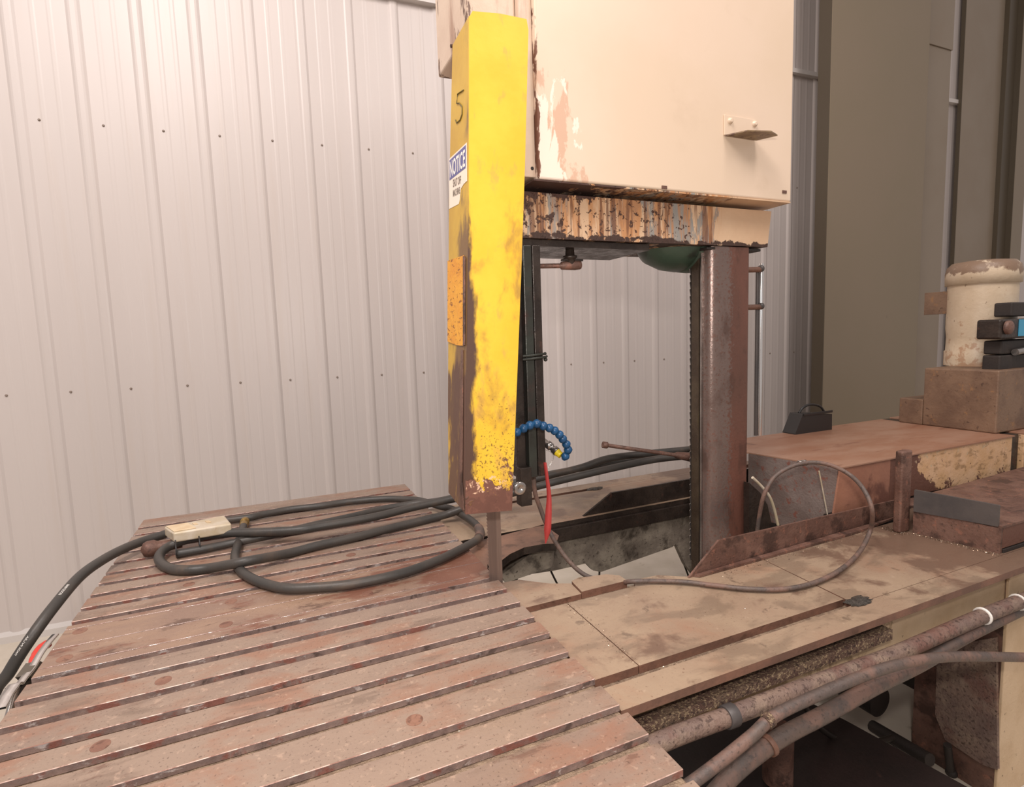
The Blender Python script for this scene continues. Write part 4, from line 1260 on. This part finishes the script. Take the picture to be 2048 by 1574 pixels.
# pale casing with its tied hoses
cas = thing('hose_clamp_casing', P(395, 1060, z=.04), 'pale worn plastic casing lying on the hoses at the left of the table', 'casing')
zt_ = .070
tA, tB, tC, tD = P(347, 1066, z=zt_), P(463, 1047, z=zt_), P(449, 1030, z=zt_), P(328, 1053, z=zt_)
dn = Vector((0, 0, -.030))
m = MB().hexa([p + dn for p in (tA, tB, tC, tD)], [tA, tB, tC, tD])
m.build('casing_body', M['alu'], cas, .005, 4)
u = (tB - tA)
v_ = (tD - tA)
m = MB()
q = [tA + u * .02 + v_ * .1, tA + u * .40 + v_ * .1, tA + u * .40 + v_ * .92, tA + u * .02 + v_ * .92]
m.hexa([p + Vector((0, 0, .0002)) for p in q], [p + Vector((0, 0, .003)) for p in q])
m.build('cover_pad', M['pad'], cas, .001)
for (a, b_) in ((.45, .52), (.68, .75)):
    q = [tA + u * a + v_ * .55, tA + u * b_ + v_ * .55, tA + u * b_ + v_ * .8, tA + u * a + v_ * .8]
    MB().hexa([p + Vector((0, 0, .0002)) for p in q], [p + Vector((0, 0, .002)) for p in q]).build('rib', M['pad'], cas, .0005)
for (px, py) in ((352, 1096), (399, 1085)):
    c = P(px, py, z=.03)
    for q in (0,):
        d = (P(px + 30, py - 6, z=.03) - P(px - 30, py + 6, z=.03)).normalized()
        sidev = d.cross(Vector((0, 0, 1)))
        ring = []
        for i in range(25):
            an = 2 * math.pi * i / 24
            ring.append(c + sidev * math.cos(an) * .021 + Vector((0, 0, math.sin(an) * .019 - .001)) + sidev * (math.sin(an) * -.010))
        MB().tube(ring, .0022, 6, cap=False).build('cable_tie', M['black'], cas)
c = P(297, 1098, z=.022)
d = (P(340, 1090, z=.022) - P(297, 1098, z=.022)).normalized()
kn = MB().lathe(c - d * .006, d, [(-.012, .006), (-.006, .019), (.004, .0235), (.020, .0235), (.028, .019), (.05, .016), (.09, .014)], 24)
tag(kn.build('rusty_knob', M['rustplate']), 'round rusty brown knob beside the U-bent hose', 'knob')
for ob in (kn,):
    pass

# chromed hoop clamp with red handle on the left edge of the table
hoop = thing('hoop_clamp', P(60, 1340, x=TX0 - .02), 'chromed strap clamp with a red handle on the left edge of the table', 'clamp')
XL = TX0 - .012


def strap(pxs, wd, mat, name, xl=XL, t=.002):
    pp = smooth_path([P(a, b, x=xl) for a, b in pxs], 6)
    m_ = MB()
    vs_ = []
    for i, p_ in enumerate(pp):
        tt = (pp[min(i + 1, len(pp) - 1)] - pp[max(i - 1, 0)]).normalized()
        nn_ = tt.cross(Vector((1, 0, 0))).normalized()
        for sx in (-wd, 0):
            vs_ += [p_ + Vector((sx, 0, 0)) + nn_ * t, p_ + Vector((sx, 0, 0)) - nn_ * t]
    fs_ = []
    for i in range(len(pp) - 1):
        a_ = i * 4
        b2 = a_ + 4
        fs_ += [(a_, a_ + 2, b2 + 2, b2), (a_ + 1, b2 + 1, b2 + 3, a_ + 3), (a_, b2, b2 + 1, a_ + 1), (a_ + 2, a_ + 3, b2 + 3, b2 + 2)]
    m_.add(vs_, fs_, True)
    return m_.build(name, mat, hoop)


strap([(118, 1268), (104, 1284), (88, 1306), (72, 1334), (58, 1352), (48, 1366)], .012, M['chrome'], 'strap')
strap([(48, 1366), (42, 1366), (36, 1374), (26, 1388), (18, 1404), (12, 1415)], .018, M['chrome'], 'strap')
MB().tube(smooth_path([P(98, 1286, x=XL - .016), P(84, 1296, x=XL - .022), P(72, 1313, x=XL - .022), P(64, 1330, x=XL - .016)], 5), [.005, .009, .009, .009, .009, .010, .010, .010, .010, .010, .009, .009, .009, .008, .007, .006], 12).build('red_handle', M['redplastic'], hoop)
q = [P(30, 1355, x=XL - .022), P(52, 1326, x=XL - .022), P(70, 1334, x=XL - .022), P(42, 1366, x=XL - .022)]
MB().prism(q, (.02, 0, 0)).build('grip_block', M['graphite'], hoop, .003)
q = [P(2, 1398, x=XL - .030), P(10, 1376, x=XL - .030), P(26, 1368, x=XL - .030), P(38, 1366, x=XL - .030), P(6, 1402, x=XL - .030)]
MB().prism(q, (.028, 0, 0)).build('grip_block', M['void'], hoop, .002)
MB().tube([P(30, 1355, x=XL - .01) + Vector((0, 0, -.02)), P(0, 1450, x=XL - .01) + Vector((0, -.05, -.06))], .006, 8).build('screw_rod', M['steel'], hoop)

# ------------------------------------------------------------------ loose shavings
m = MB()


def chips(n_, region, z, sz=.0016):
    (x0, y0), (x1, y1), spread = region
    for _ in range(n_):
        t_ = random.random()
        x_ = x0 + (x1 - x0) * t_ + random.gauss(0, spread)
        y_ = y0 + (y1 - y0) * t_ + random.gauss(0, spread)
        s_ = sz * random.uniform(.5, 1.5)
        vs_ = [(x_ + random.uniform(-s_, s_), y_ + random.uniform(-s_, s_), z + random.uniform(0.0002, s_ * 1.1)) for _ in range(4)]
        m.add(vs_, [(0, 1, 2), (0, 3, 1), (1, 3, 2), (0, 2, 3)])


chips(520, ((V1.x - .01, V1.y - .01), (V0.x - .012, V0.y - .01), .006), BZ)
chips(420, ((1.66, .975), (1.67, 1.04), .010), BZ)
chips(320, ((1.0, 1.02), (1.6, 1.04), .012), BZ)
chips(300, ((J1, .8), (J1, 1.06), .006), BZ, .0011)
chips(120, ((.5, .78), (.7, .78), .008), BZ - BT)
chips(110, ((.62, .9), (1.1, .9), .10), BZ, .0009)
for yy in near_edges[1:]:
    yy = (yy - .015) * H
    chips(60, ((TX0 + .2, yy), (TX1 - .02, yy), .004), -TH, .0012)
chips(170, ((-.1, 1.3), (.45, 1.42), .05), 0.0, .0009)
o = m.build('metal_shavings', M['shaving'])
o['kind'] = 'stuff'
o['label'] = 'fine bright metal shavings scattered over the bed and in the table slots'
o['category'] = 'swarf'
